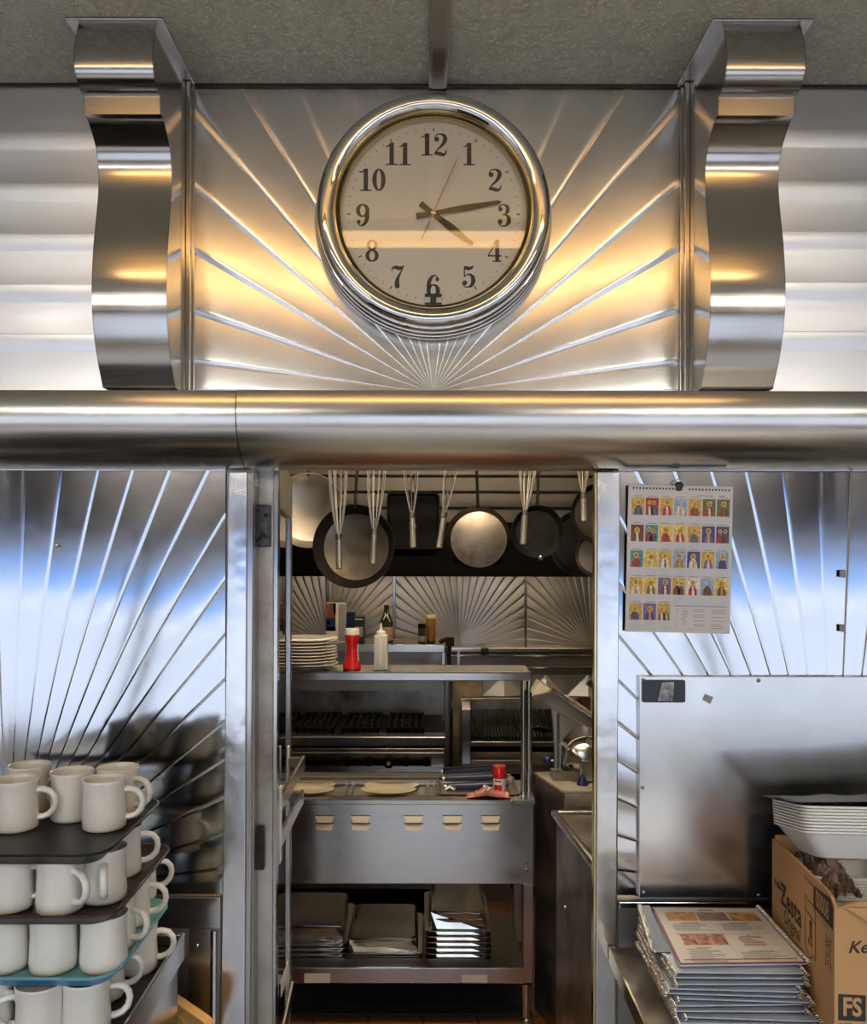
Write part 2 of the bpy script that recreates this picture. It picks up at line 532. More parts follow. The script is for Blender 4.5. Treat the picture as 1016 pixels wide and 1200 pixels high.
def thing(name, label, cat, loc=(0, 0, 0), group=None, rot=None):
    """An Empty at the thing's base; children are given in world space and stored relative to it."""
    o = bpy.data.objects.new(name, None)
    COL.objects.link(o)
    o.empty_display_size = 0.05
    M = Matrix.Translation(loc) @ (rot.to_4x4() if rot else Matrix.Identity(4))
    o.matrix_world = M
    INV[o.name] = M.inverted()
    return tag(o, label, cat, group)


def structure(ob, label=None, cat=None):
    ob['kind'] = 'structure'
    return tag(ob, label, cat)


KIDS = {}


def copy_tree(o, parent=None):
    c = o.copy()
    COL.objects.link(c)
    c.parent = parent
    if parent:
        c.matrix_parent_inverse = o.matrix_parent_inverse.copy()
    for ch in [x for x in bpy.data.objects if x.parent == o]:
        copy_tree(ch, c)
    return c


def place(o, loc, rz=0.0, rx=0.0, ry=0.0):
    o.location = loc
    o.rotation_euler = (rx, ry, rz)
    return o


class Kind:
    """First use gives the original, later uses give copies of it and its parts."""
    def __init__(self, root): self.root, self.used = root, False
    def get(self, label, group=None):
        if not self.used:
            self.used = True
            o = self.root
        else:
            o = copy_tree(self.root)
        o['label'] = label
        if group: o['group'] = group
        return o


def rrect(w, d, r, n=6, cx=0.0, cy=0.0):
    pts = []
    for sx, sy, a0 in ((1, 1, 0), (-1, 1, 90), (-1, -1, 180), (1, -1, 270)):
        for k in range(n + 1):
            a = math.radians(a0 + 90 * k / n)
            pts.append((cx + sx * (w / 2 - r) + r * math.cos(a), cy + sy * (d / 2 - r) + r * math.sin(a)))
    return pts


def ring3(poly, z): return [(x, y, z) for x, y in poly]


def text_mesh(mb, body, size, M, mi=0, shear=0.0, bold=0.0, ext=0.0, sx=1.0, align='CENTER'):
    cu = bpy.data.curves.new('lettering', 'FONT')
    cu.body = body; cu.size = size; cu.shear = shear; cu.offset = bold; cu.extrude = ext
    cu.align_x = align; cu.align_y = 'CENTER'; cu.resolution_u = 3
    ob = bpy.data.objects.new('lettering', cu)
    COL.objects.link(ob)
    dg = bpy.context.evaluated_depsgraph_get()
    me = ob.evaluated_get(dg).to_mesh()
    S = M @ Matrix.Diagonal((sx, 1, 1, 1))
    mb.add([v.co.copy() for v in me.vertices], [tuple(p.vertices) for p in me.polygons], mi, False, S)
    ob.evaluated_get(dg).to_mesh_clear()
    bpy.data.objects.remove(ob)
    bpy.data.curves.remove(cu)
    return mb


def frame_m(origin, xdir, ydir):
    """Matrix whose local x runs along xdir and local y along ydir (local z out of that plane)."""
    x = Vector(xdir).normalized()
    y = Vector(ydir); y = (y - x * y.dot(x)).normalized()
    z = x.cross(y)
    return Matrix(((x.x, y.x, z.x, origin[0]), (x.y, y.y, z.y, origin[1]), (x.z, y.z, z.z, origin[2]), (0, 0, 0, 1)))


def facing(x, y, z):
    """Local x right, local y up, local z towards the camera (world -y)."""
    return Matrix(((1, 0, 0, x), (0, 0, -1, y), (0, 1, 0, z), (0, 0, 0, 1)))
# ================================================================== THE SETTING
YW = 1.85                     # face of the stainless front wall
CEIL = EYE + 1.0


def fan(x0, x1, z0, z1, cx, creases, y, amp, sub=8, rows=22, pillow=0.035, rise=0.22, flip=False):
    """A stamped sunburst sheet: convex pleats fanning out of the middle of its bottom edge."""
    lim = [-90.0] + [-a for a in reversed(creases)] + [a for a in creases] + [90.0]
    lim = sorted(set(lim))
    corners = [math.degrees(math.atan2(x1 - cx, z1 - z0)), math.degrees(math.atan2(x0 - cx, z1 - z0))]
    cols = []
    for i in range(len(lim) - 1):
        a, b = lim[i], lim[i + 1]
        ts = [0.0, .03, .06, .09, .12, .15, .2, .3, .4, .5, .6, .7, .8, .85, .88, .91, .94, .97]
        for c in corners:
            if a < c < b:
                ts.append((c - a) / (b - a))
        for t in sorted(ts):
            cols.append((a + (b - a) * t, t, math.radians(b - a)))
    cols.append((90.0, 0.0, math.radians(lim[-1] - lim[-2])))
    mb = MB()
    v, fs = [], []
    for th, t, wd in cols:
        s, c = math.sin(math.radians(th)), math.cos(math.radians(th))
        R = 1e9
        if s > 1e-6: R = min(R, (x1 - cx) / s)
        if s < -1e-6: R = min(R, (x0 - cx) / s)
        if c > 1e-6: R = min(R, (z1 - z0) / c)
        for k in range(rows + 1):
            q = 0.03 + 0.97 * k / rows if k < rows - 3 else 1 - (rows - k) * 0.012
            r = R * q
            e_ = min(1.0, max(0.0, (R - r) / pillow)) if pillow else 1.0
            e_ = math.sqrt(1 - (1 - e_) ** 2)
            tt = t if (th < 0) != flip else 1 - t
            sh = math.sin(PI / 2 * tt / rise) if tt < rise else 1 - ((tt - rise) / (1 - rise)) ** 1.35
            h = amp * min(wd, 0.2) * r * sh * e_
            v.append((cx + r * s, y - h, z0 + r * c))
    n = rows + 1
    for i in range(len(cols) - 1):
        for k in range(rows):
            fs.append((i * n + k, (i + 1) * n + k, (i + 1) * n + k + 1, i * n + k + 1))
    mb.add(v, fs, 0, True)
    # flat hub at the fan's root, and the sheet's folded-back edge
    hub = [(cx, y, z0)] + [v[i * n] for i in range(len(cols))]
    mb.add(hub, [(0, i, i + 1) for i in range(1, len(hub) - 1)], 0, False)
    return mb


def wall_box(name, x0, x1, y0, y1, z0, z1, mat):
    return structure(MB().box(x0, x1, y0, y1, z0, z1).build(name, mat))


KX0, KX1, KY1 = -1.35, 1.55, 4.90
OPX0, OPX1, OPZ = -0.362, 0.402, EYE + 0.196
# floors and ceilings
wall_box('floor', -4.0, 4.0, -2.1, 1.95, -0.08, 0.0, 'diner_floor')
wall_box('floor_kitchen', KX0 - 0.1, KX1 + 0.1, 1.95, KY1 + 0.1, -0.08, 0.0, 'quarry')
wall_box('ceiling', -4.0, 4.0, -2.1, 1.96, CEIL, CEIL + 0.08, 'ceiling')
wall_box('ceiling_kitchen', KX0 - 0.1, KX1 + 0.1, 1.96, KY1 + 0.1, CEIL, CEIL + 0.08, 'tan')
# front wall (the one in the photograph), with the doorway cut out of it
wall_box('wall_front_left', -4.0, OPX0, YW + 0.006, YW + 0.10, 0.0, CEIL, 'steel_dark')
wall_box('wall_front_right', OPX1, 4.0, YW + 0.006, YW + 0.10, 0.0, CEIL, 'steel_dark')
wall_box('wall_front_above', OPX0, OPX1, YW + 0.006, YW + 0.10, OPZ, CEIL, 'steel_dark')
# diner behind the camera
wall_box('wall_left', -4.1, -4.0, -2.1, 1.95, 0.0, CEIL, 'tan')
wall_box('wall_right', 4.0, 4.1, -2.1, 1.95, 0.0, CEIL, 'tan')
wall_box('wall_rear_below', -4.0, 4.0, WIN_Y - 0.1, WIN_Y, 0.0, WIN_Z0, 'tan')
wall_box('wall_rear_above', -4.0, 4.0, WIN_Y - 0.1, WIN_Y, WIN_Z1, CEIL, 'brown')
wall_box('wall_rear_left', -4.0, -3.5, WIN_Y - 0.1, WIN_Y, WIN_Z0, WIN_Z1, 'tan')
wall_box('wall_rear_right', 3.5, 4.0, WIN_Y - 0.1, WIN_Y, WIN_Z0, WIN_Z1, 'tan')
for i, x in enumerate((-3.5, -2.1, -0.7, 0.7, 2.1)):
    w = MB()
    for a, b, c, d in ((x, x + 0.04, WIN_Z0, WIN_Z1), (x + 1.36, x + 1.40, WIN_Z0, WIN_Z1), (x + 0.04, x + 1.36, WIN_Z0, WIN_Z0 + 0.04), (x + 0.04, x + 1.36, WIN_Z1 - 0.04, WIN_Z1)):
        w.box(a, b, WIN_Y - 0.08, WIN_Y - 0.03, c, d)
    structure(w.build('window_%d' % (i + 1), 'steel_dark'))
wall_box('pavement_outside', -30, 30, -26, -2.12, -0.12, -0.04, 'pavement')
wall_box('wall_added_blue', -30, 30, -24.2, -24.0, 0.70, 1.55, 'blue_band')  # unseen blue slab added so the lower panels mirror a blue band
wall_box('wall_added_base', -30, 30, -24.2, -24.0, -0.04, 0.70, 'pale_base')  # pale foot added below it, keeping the mirrored blue band thin
wall_box('wall_opposite', -30, 30, -26.2, -26.0, -0.04, 3.6, 'facade')
# kitchen shell
wall_box('wall_kitchen_left', KX0 - 0.1, KX0, 1.96, KY1, 0.0, CEIL, 'steel_dark')
wall_box('wall_kitchen_right', KX1, KX1 + 0.1, 1.96, KY1, 0.0, CEIL, 'steel_dark')
wall_box('wall_kitchen_rear', KX0 - 0.1, KX1 + 0.1, KY1, KY1 + 0.1, 0.0, CEIL, 'steel')

# --- sheets on the front wall
zt, zb = CEIL - 0.004, EYE + 0.335
UP = [0.0, 8.2, 16.3, 24.6, 32.6, 40.8, 49.8, 60.0, 72.0, 83.5]
LOW = [2.4, 7.2, 12.0, 16.4, 20.9, 25.3, 29.9, 34.7, 39.9, 45.3, 51.6, 58.2, 66.0, 74.6, 83.3]
px0, px1 = P(222, 300, YW).x, P(797, 300, YW).x
structure(fan(px0, px1, EYE + 0.345, zt, P(508, 300, YW).x, UP, YW, 0.040, pillow=0.03, rise=0.15).build('wall_panel_above', 'panel', ang=16),
          'gold-lit stamped sunburst sheet of metal behind the clock', 'wall panel')
lx0, lx1 = P(-244, 800, YW).x, P(264, 800, YW).x
lz0, lz1 = P(0, 1049, YW).z, EYE + 0.178
structure(fan(lx0, lx1, lz0, lz1, P(10, 800, YW).x, LOW, YW, 0.029, pillow=0.0, rise=0.11).build('wall_panel_left', 'panel_low', ang=14),
          'stamped sunburst steel sheet behind the mug trays', 'wall panel')
rx0, rx1 = P(724, 800, YW).x, P(1232, 800, YW).x
structure(fan(rx0, rx1, lz0, lz1, P(978, 800, YW).x, LOW, YW, 0.029, pillow=0.0, rise=0.11).build('wall_panel_right', 'panel_low', ang=14),
          'stamped sunburst steel sheet behind the calendar', 'wall panel')


def ribbed(name, x0, x1, zs, label):
    """Flat sheet with horizontal pressed ribs."""
    prof = [(0.0, zt)]
    for z in zs:
        prof += [(0.0, z + 0.020), (-0.006, z + 0.0175)] + [(-0.006 + 0.006 * (k / 6) ** 1.6, z + 0.0175 - 0.0375 * k / 6) for k in range(1, 6)] + [(0.0, z - 0.020)]
    prof.append((0.0, zb))
    v = [(x, YW + y, z) for x in (x0, x1) for y, z in prof]
    n = len(prof)
    mb = MB().add(v, [(i, i + 1, n + i + 1, n + i) for i in range(n - 1)], 0, True)
    return structure(mb.build(name, 'ribbed', ang=25), label, 'wall panel')


zs = [P(50, y, YW).z for y in (166, 226, 285, 344, 402)]
ribbed('wall_ribbed_left', -2.2, P(125, 300, YW).x + 0.16, zs, 'satin metal sheet with level ribs, left of the left bracket')
ribbed('wall_ribbed_right', P(797, 300, YW).x, 2.2, [z + 0.008 for z in zs], 'satin metal sheet with level ribs, right of the right bracket')

# --- the rolled steel beam in two lengths, seam left of the doorway
prof = [(YW + 0.003, EYE + 0.328)] + [(YW - 0.122 * math.cos(math.radians(a)), EYE + 0.178 + 0.1055 + 0.1055 * math.sin(math.radians(a))) for a in [25 - 113 * k / 30 for k in range(31)]] + [(YW + 0.003, EYE + 0.178)]
xs = P(276, 490, YW - 0.122).x
for nm, a, b, dz in (('trim_1', -3.9, xs - 0.001, 0.0), ('trim_2', xs + 0.001, 3.9, 0.001)):
    v = [(x, y, z + dz) for x in (a, b) for y, z in prof]
    n = len(prof)
    mb = MB().add(v, [(i, (i + 1) % n, n + (i + 1) % n, n + i) for i in range(n)] + [tuple(range(n)), tuple(range(2 * n - 1, n - 1, -1))], 0, True)
    structure(mb.build(nm, 'beam', ang=30), 'rolled stainless beam over the doorway, ' + ('left length' if nm == 'trim_1' else 'long right length'), 'beam')
# small edge strips: ceiling seam, centre strip on the ceiling, ledge under the sheets
structure(MB().box(-3.9, 3.9, YW - 0.006, YW + 0.004, CEIL - 0.006, CEIL + 0.001).build('trim_3', 'seam'))
mb = MB().box(0.008, 0.046, -1.5, YW - 0.008, CEIL - 0.010, CEIL + 0.002)
mb.box(0.012, 0.042, -1.5, YW - 0.008, CEIL - 0.013, CEIL - 0.009)
structure(mb.build('trim_4', 'steel_dark', bevel=0.002), 'narrow metal strip along the ceiling above the clock', 'ceiling strip')
structure(MB().box(-3.9, 3.9, YW - 0.012, YW + 0.004, EYE + 0.326, EYE + 0.336).build('trim_5', 'scroll'))


def strip(name, pts, y0, th, mat, label=None, bevel=0.002):
    """Upright strip whose outline is given by pixels at depth y0."""
    q = [P(x, y, y0) for x, y in pts]
    return structure(MB().slab(q, (0, th, 0)).build(name, mat, bevel=bevel), label, 'door jamb' if label else None)


strip('trim_6', [(268, 553), (289, 553), (285, 1585), (252, 1585)], YW - 0.018, 0.03, 'jamb', 'dented steel strip left of the doorway')
strip('trim_7', [(289.5, 553), (297, 553), (290, 1585), (285.5, 1585)], YW - 0.010, 0.08, 'scroll')
strip('trim_8', [(700.5, 553), (727, 553), (718, 1585), (697.5, 1585)], YW - 0.018, 0.036, 'jamb', 'dented steel strip right of the doorway')
strip('trim_9', [(697, 553), (700.4, 553), (697.4, 1585), (694, 1585)], YW - 0.012, 0.022, 'brass')
# lower left: skirting band and backing sheet under the sunburst
a, b = P(100, 1051, YW - 0.008), P(258, 1088, YW - 0.008)
structure(MB().box(-2.2, b.x, YW - 0.010, YW + 0.008, b.z, a.z).build('baseboard_left', 'steel', bevel=0.002), 'plain steel band below the left sunburst sheet', 'wall band')
structure(MB().box(-2.2, b.x, YW - 0.002, YW + 0.008, 0.0, b.z).build('wall_sheet_left', 'steel_dark'))
c = P(222, 1100, YW - 0.004)
mb = MB().box(c.x, P(250, 1100, YW).x, YW - 0.006, YW + 0.006, 0.0, b.z - 0.002)
mb.tube([P(251, 1090, YW - 0.004), Vector((P(250, 1100, YW).x, YW - 0.004, 0.1))], 0.008)
structure(mb.build('wall_strip_left', 'steel'))
s_ = P(231, 1108, YW - 0.006)
tag(MB().sphere((0, 0, 0), 0.0042, sc=(1, 0.5, 1), n=8).build('screw', 'chrome'), 'small screw head in the steel sheet below the left wall band', 'screw').location = s_
# lower right: ledge strip below the cover plate, dark sheet beneath
d = P(724, 1054, YW)
structure(MB().box(d.x, 2.2, YW - 0.014, YW + 0.008, P(724, 1061, YW).z, P(724, 1054, YW).z).build('baseboard_right', 'scroll', bevel=0.002))
structure(MB().box(d.x, 2.2, YW - 0.002, YW + 0.008, 0.0, P(724, 1061, YW).z).build('wall_sheet_right', 'steel_dark'))

# --- warm tube fixture on the diner ceiling, in front of the wall
t = thing('ceiling_tube_lamp', 'long warm tube lamp hung under the diner ceiling', 'ceiling lamp', (0, 0.95, CEIL))
MB().box(-0.90, 0.96, 0.93, 0.97, CEIL - 0.035, CEIL - 0.0005).build('housing', 'steel_dark', t, bevel=0.006)
for y in (0.930, 0.970):
    MB().tube([(-0.87, y, CEIL - 0.055), (0.93, y, CEIL - 0.055)], 0.0165).build('tube', 'warm_tube', t)
for x0, x1, s_ in ((-2.45, -0.72, 'left'), (0.76, 2.49, 'right')):  # unseen strips added as fill, brightening the mugs from the front
    t = thing('added_fill_light', 'long narrow fill light added out of view above the windows, the %s one' % s_, 'ceiling lamp', ((x0 + x1) / 2, -1.66, CEIL), 'added fill lights')
    MB().box(x0, x1, -1.83, -1.49, CEIL - .04, CEIL - .0005).build('housing', 'steel', t, bevel=.004)
    MB().box(x0 + .03, x1 - .03, -1.80, -1.52, CEIL - .05, CEIL - .0405).build('diffuser', 'main_fill', t, bevel=.003)
for i, x in enumerate((-1.7, 1.75)):  # unseen panels added to widen the soft light and whiten the ribbed sheets
    t = thing('added_fill_light', 'wide flat fill light added out of view, ' + ('left' if i == 0 else 'right') + ' of the two behind the viewer', 'ceiling lamp', (x, -0.9, CEIL), 'added fill lights')
    MB().box(x - .63, x + .63, -1.2, -.6, CEIL - .04, CEIL - .0005).build('housing', 'steel', t, bevel=.004)
    MB().box(x - .60, x + .60, -1.17, -.63, CEIL - .05, CEIL - .0405).build('diffuser', 'side_fill', t, bevel=.003)

# ================================================================== BRACKETS
BR = [(1.628, .997), (1.622, .985), (1.612, .962), (1.604, .935), (1.602, .912), (1.606, .893), (1.616, .880), (1.634, .871),
      (1.647, .869), (1.650, .8355), (1.666, .8345), (1.682, .825), (1.700, .810), (1.712, .797), (1.720, .778), (1.724, .755), (1.724, .725), (1.718, .690), (1.709, .650),
      (1.700, .610), (1.694, .570), (1.690, .530), (1.690, .500), (1.693, .470), (1.701, .435), (1.712, .404), (1.724, .378), (1.738, .355), (1.750, .335)]


def smooth_prof(pts, n=4, sharp=(0, 8, 9)):
    out = []
    for i in range(len(pts) - 1):
        p0, p1, p2, p3 = pts[max(i - 1, 0)], pts[i], pts[i + 1], pts[min(i + 2, len(pts) - 1)]
        if i in sharp: p0 = p1
        if i + 1 in sharp: p3 = p2
        if i == 8: out.append(p1); continue
        for k in range(n):
            t_ = k / n
            out.append(tuple(0.5 * (2 * p1[j] + (p2[j] - p0[j]) * t_ + (2 * p0[j] - 5 * p1[j] + 4 * p2[j] - p3[j]) * t_ ** 2 + (3 * p1[j] - p0[j] - 3 * p2[j] + p3[j]) * t_ ** 3) for j in (0, 1)))
    out.append(pts[-1])
    return out


BP = smooth_prof(BR)


def bracket(x0, x1, inner, label):
    r = thing('scroll_bracket', label, 'bracket', ((x0 + x1) / 2, YW, EYE + 0.335), 'scroll brackets beside the clock')
    pr = [(y, EYE + z) for y, z in BP]
    n = len(pr)
    v = [(x, y, z) for x in (x0, x1) for y, z in pr]
    MB().add(v, [(i, i + 1, n + i + 1, n + i) for i in range(n - 1)], 0, True).build('scroll_face', 'scroll', r, ang=40)
    # the two flat cheeks
    for x in (x0, x1):
        po_ = pr + [(YW - 0.001, pr[-1][1]), (YW - 0.001, pr[0][1])]
        o = 0.0015 if x == x1 else -0.0015
        m2 = MB().add([(x, y, z) for y, z in po_] + [(x - o, y, z) for y, z in po_],
                      [tuple(range(len(po_))), tuple(range(2 * len(po_) - 1, len(po_) - 1, -1))] + [(i, (i + 1) % len(po_), len(po_) + (i + 1) % len(po_), len(po_) + i) for i in range(len(po_))])
        m2.build('cheek', 'scroll', r)
    MB().box(x0 - 0.022, x1 + 0.014 if inner > 0 else x1 + 0.022, 1.615, YW - 0.002, CEIL - 0.006, CEIL - 0.0005).build('top_flange', 'scroll', r, bevel=0.0015)
    xi = x1 if inner > 0 else x0
    a_, b_ = (xi, xi + 0.010) if inner > 0 else (xi - 0.010, xi)
    m3 = MB().box(min(a_, b_), max(a_, b_), YW - 0.028, YW - 0.001, EYE + 0.337, CEIL - 0.007)
    m3.box(min(a_, b_) - 0.004, max(a_, b_) + 0.004, YW - 0.008, YW - 0.001, EYE + 0.337, CEIL - 0.007)
    m3.build('wall_flange', 'scroll', r, bevel=0.0015)
    return r


bracket(-0.648, -0.502, 1, 'tall polished steel scroll bracket, the one left of the clock')
bracket(0.556, 0.702, -1, 'tall polished steel scroll bracket, the one right of the clock')

# ================================================================== CLOCK
ccx, ccz = P(508, 247, 1.775).x, P(508, 247, 1.775).z
clock = thing('wall_clock', 'round chrome wall clock with black numerals showing about ten past four', 'clock', (ccx, YW, ccz))
CM = facing(ccx, YW - 0.006, ccz)          # local z runs out of the wall


def bump_ring(r0, z0, r1, z1, out, n=6):
    """Half-round bead from (r0,z0) to (r1,z1)."""
    res = []
    dx, dz = r1 - r0, z1 - z0
    L = math.hypot(dx, dz)
    nx, nz = dz / L, -dx / L
    for k in range(n + 1):
        a = PI * k / n
        t_ = (1 - math.cos(a)) / 2
        res.append((r0 + dx * t_ + nx * out * math.sin(a), z0 + dz * t_ + nz * out * math.sin(a)))
    return res


mb = MB(); mb.caps = False
pf = [(0.20, 0.0), (0.243, 0.0), (0.246, 0.008)]
pf += bump_ring(0.246, 0.008, 0.2435, 0.024, 0.005) + bump_ring(0.2435, 0.024, 0.240, 0.040, 0.005) + bump_ring(0.240, 0.040, 0.236, 0.056, 0.005)
pf += bump_ring(0.236, 0.058, 0.203, 0.078, 0.020, 10)
mb.lathe(pf, 96, CM)
mb.build('bezel', 'chrome', clock, ang=30)
mb = MB(); mb.caps = False
mb.lathe([(0.203, 0.077), (0.200, 0.079), (0.197, 0.076), (0.194, 0.066), (0.1915, 0.064), (0.190, 0.052)], 96, CM).build('inner_ring', 'brass', clock, ang=30)
MB().lathe([(0.0001, 0.046), (0.192, 0.046), (0.192, 0.050), (0.0001, 0.050)], 96, CM, smooth=False).build('dial', 'face', clock)
MB().lathe([(0.0001, 0.0650), (0.1925, 0.0650), (0.1925, 0.0665), (0.0001, 0.0665)], 96, CM, smooth=False).build('glass', 'glass', clock)
mb = MB()
for k in range(60):
    a = 2 * PI * k / 60
    r0, r1, w = (0.1735, 0.1775, 0.0011) if k % 5 else (0.1715, 0.1785, 0.0024)
    M_ = CM @ Matrix.Rotation(-a, 4, 'Z')
    mb.add([(-w / 2, r0, 0.0505), (w / 2, r0, 0.0505), (w / 2, r1, 0.0505), (-w / 2, r1, 0.0505)], [(0, 1, 2, 3)], 0, False, M_)
mb.build('minute_marks', 'numeral', clock)


def ribbon(mb, pts, ws, M, mi=0, n=7, closed=False):
    """Stroke of varying width through points (Catmull-Rom)."""
    N = len(pts)
    out = []
    for i in range(N if closed else N - 1):
        g = lambda k: (pts[k % N], ws[k % N]) if closed else (pts[min(max(k, 0), N - 1)], ws[min(max(k, 0), N - 1)])
        (p0, w0), (p1, w1), (p2, w2), (p3, w3) = g(i - 1), g(i), g(i + 1), g(i + 2)
        for k in range(n):
            t_ = k / n
            q = [0.5 * (2 * p1[j] + (p2[j] - p0[j]) * t_ + (2 * p0[j] - 5 * p1[j] + 4 * p2[j] - p3[j]) * t_ ** 2 + (3 * p1[j] - p0[j] - 3 * p2[j] + p3[j]) * t_ ** 3) for j in (0, 1)]
            out.append((q[0], q[1], w1 + (w2 - w1) * t_))
    if not closed:
        out.append((pts[-1][0], pts[-1][1], ws[-1]))
    v = []
    L = len(out)
    for i, (x, y, w) in enumerate(out):
        a, b = out[(i - 1) % L if closed else max(i - 1, 0)], out[(i + 1) % L if closed else min(i + 1, L - 1)]
        dx, dy = b[0] - a[0], b[1] - a[1]
        q = math.hypot(dx, dy) or 1
        v += [(x - dy / q * w / 2, y + dx / q * w / 2, 0), (x + dy / q * w / 2, y - dx / q * w / 2, 0)]
    fs = [(2 * i, 2 * i + 1, (2 * i + 3) % (2 * L), (2 * i + 2) % (2 * L)) for i in range(L if closed else L - 1)]
    mb.add(v, fs, mi, False, M)


def blob(mb, x, y, r, M):
    mb.add([(x + r * math.cos(2 * PI * k / 14), y + r * math.sin(2 * PI * k / 14), 0) for k in range(14)], [tuple(range(14))], 0, False, M)


def bar(mb, x0, x1, y0, y1, M): mb.add([(x0, y0, 0), (x1, y0, 0), (x1, y1, 0), (x0, y1, 0)], [(0, 1, 2, 3)], 0, False, M)


def oval(mb, cx, cy, rx, ry, thick, thin, M):
    pts, ws = [], []
    for k in range(12):
        a = 2 * PI * k / 12
        pts.append((cx + rx * math.cos(a), cy + ry * math.sin(a)))
        ws.append(thin + (thick - thin) * abs(math.cos(a)) ** 1.3)
    ribbon(mb, pts, ws, M, closed=True, n=4)


def digit(mb, ch, M):
    """Bold book-face digit in a box 0.62 wide, 1 high, origin at its middle."""
    M = M @ Matrix.Translation((-0.31, -0.5, 0))
    if ch == '1':
        bar(mb, .22, .42, 0, 1, M); bar(mb, .06, .58, 0, .06, M); ribbon(mb, [(.06, .84), (.16, .86), (.30, .97)], [.05, .06, .07], M)
    elif ch == '2':
        blob(mb, .15, .74, .11, M)
        ribbon(mb, [(.06, .76), (.14, .93), (.32, .975), (.50, .88), (.52, .70), (.40, .48), (.20, .28), (.06, .10)], [.05, .05, .06, .16, .20, .13, .07, .05], M)
        ribbon(mb, [(.05, .06), (.18, .11), (.34, .07), (.46, .05), (.55, .11), (.585, .26)], [.06, .15, .18, .14, .08, .04], M)
    elif ch == '3':
        blob(mb, .14, .78, .10, M); blob(mb, .13, .22, .11, M)
        ribbon(mb, [(.06, .80), (.16, .95), (.32, .975), (.46, .87), (.46, .68), (.34, .545), (.22, .53)], [.04, .05, .06, .16, .17, .06, .04], M)
        ribbon(mb, [(.24, .53), (.38, .52), (.51, .40), (.51, .20), (.36, .035), (.16, .04), (.05, .20)], [.04, .06, .17, .20, .07, .05, .04], M)
    elif ch == '4':
        bar(mb, .34, .52, .0, 1, M); bar(mb, .0, .62, .24, .31, M); bar(mb, .22, .62, 0, .06, M); ribbon(mb, [(.02, .28), (.22, .62), (.40, .97)], [.05, .06, .08], M)
    elif ch == '5':
        ribbon(mb, [(.12, .90), (.30, .87), (.44, .90), (.54, .99)], [.16, .17, .12, .03], M); bar(mb, .09, .145, .48, .97, M); blob(mb, .14, .22, .11, M)
        ribbon(mb, [(.12, .50), (.28, .60), (.45, .54), (.52, .34), (.45, .12), (.28, .03), (.12, .07), (.05, .20)], [.04, .06, .14, .21, .16, .06, .05, .04], M)
    elif ch == '6':
        oval(mb, .31, .29, .21, .26, .19, .06, M); blob(mb, .49, .80, .09, M)
        ribbon(mb, [(.53, .86), (.40, .97), (.24, .90), (.12, .66), (.10, .36)], [.04, .06, .13, .19, .17], M)
    elif ch == '7':
        ribbon(mb, [(.04, .74), (.08, .88), (.20, .91), (.36, .87), (.50, .91), (.58, .98)], [.03, .08, .16, .18, .12, .04], M)
        ribbon(mb, [(.56, .96), (.42, .66), (.30, .40), (.27, .18), (.28, .06)], [.04, .07, .15, .22, .22], M); blob(mb, .28, .07, .11, M)
    elif ch == '8':
        oval(mb, .31, .75, .17, .20, .15, .06, M); oval(mb, .31, .27, .21, .24, .18, .06, M)
    elif ch == '9':
        oval(mb, .31, .71, .21, .26, .19, .06, M); blob(mb, .13, .20, .09, M)
        ribbon(mb, [(.09, .14), (.22, .03), (.38, .10), (.50, .34), (.52, .64)], [.04, .06, .13, .19, .17], M)
    elif ch == '0':
        oval(mb, .31, .5, .20, .465, .20, .06, M)


NH = 0.046
for k in range(1, 13):
    a = 2 * PI * k / 12
    s_ = str(k)
    mb = MB()
    for j, ch in enumerate(s_):
        ox = (j - (len(s_) - 1) / 2) * 0.60
        digit(mb, ch, CM @ Matrix.Translation((0.146 * math.sin(a), 0.146 * math.cos(a) - 0.002, 0.0506)) @ Matrix.Scale(NH, 4) @ Matrix.Translation((ox, 0, 0)))
    mb.build('numeral', 'numeral', clock)


def hand(name, deg, L, tail, w, wt, z, mat):
    M_ = CM @ Matrix.Rotation(-math.radians(deg), 4, 'Z') @ Matrix.Translation((0, 0, z))
    pts = [(-wt / 2, -tail), (wt / 2, -tail), (w * 0.30, 0), (w / 2, L * 0.45), (w * 0.28, L * 0.96), (0, L), (-w * 0.28, L * 0.96), (-w / 2, L * 0.45), (-w * 0.30, 0)]
    MB().prism(pts, 0, 0.0015, M_).build(name, mat, clock)


hand('hour_hand', 128, 0.104, 0.034, 0.0150, 0.012, 0.0535, 'darkhand')
hand('minute_hand', 80.5, 0.142, 0.036, 0.0130, 0.012, 0.0565, 'darkhand')
hand('second_hand', 24, 0.128, 0.060, 0.0016, 0.0026, 0.0595, 'redhand')
MB().lathe([(0.0001, 0.050), (0.005, 0.050), (0.005, 0.0612), (0.0001, 0.0622)], 20, CM).build('hub', 'brass', clock)
mb = MB()
for x0_, x1_, y0_, y1_ in ((-.0175, .0175, -.1915, -.1835), (-.006, .006, -.184, -.170), (-.0175, .0175, -.171, -.165)):
    mb.box(x0_, x1_, y0_, y1_, 0.051, 0.056, 0, CM)
mb.build('bottom_clip', 'dark_plastic', clock, bevel=0.001)

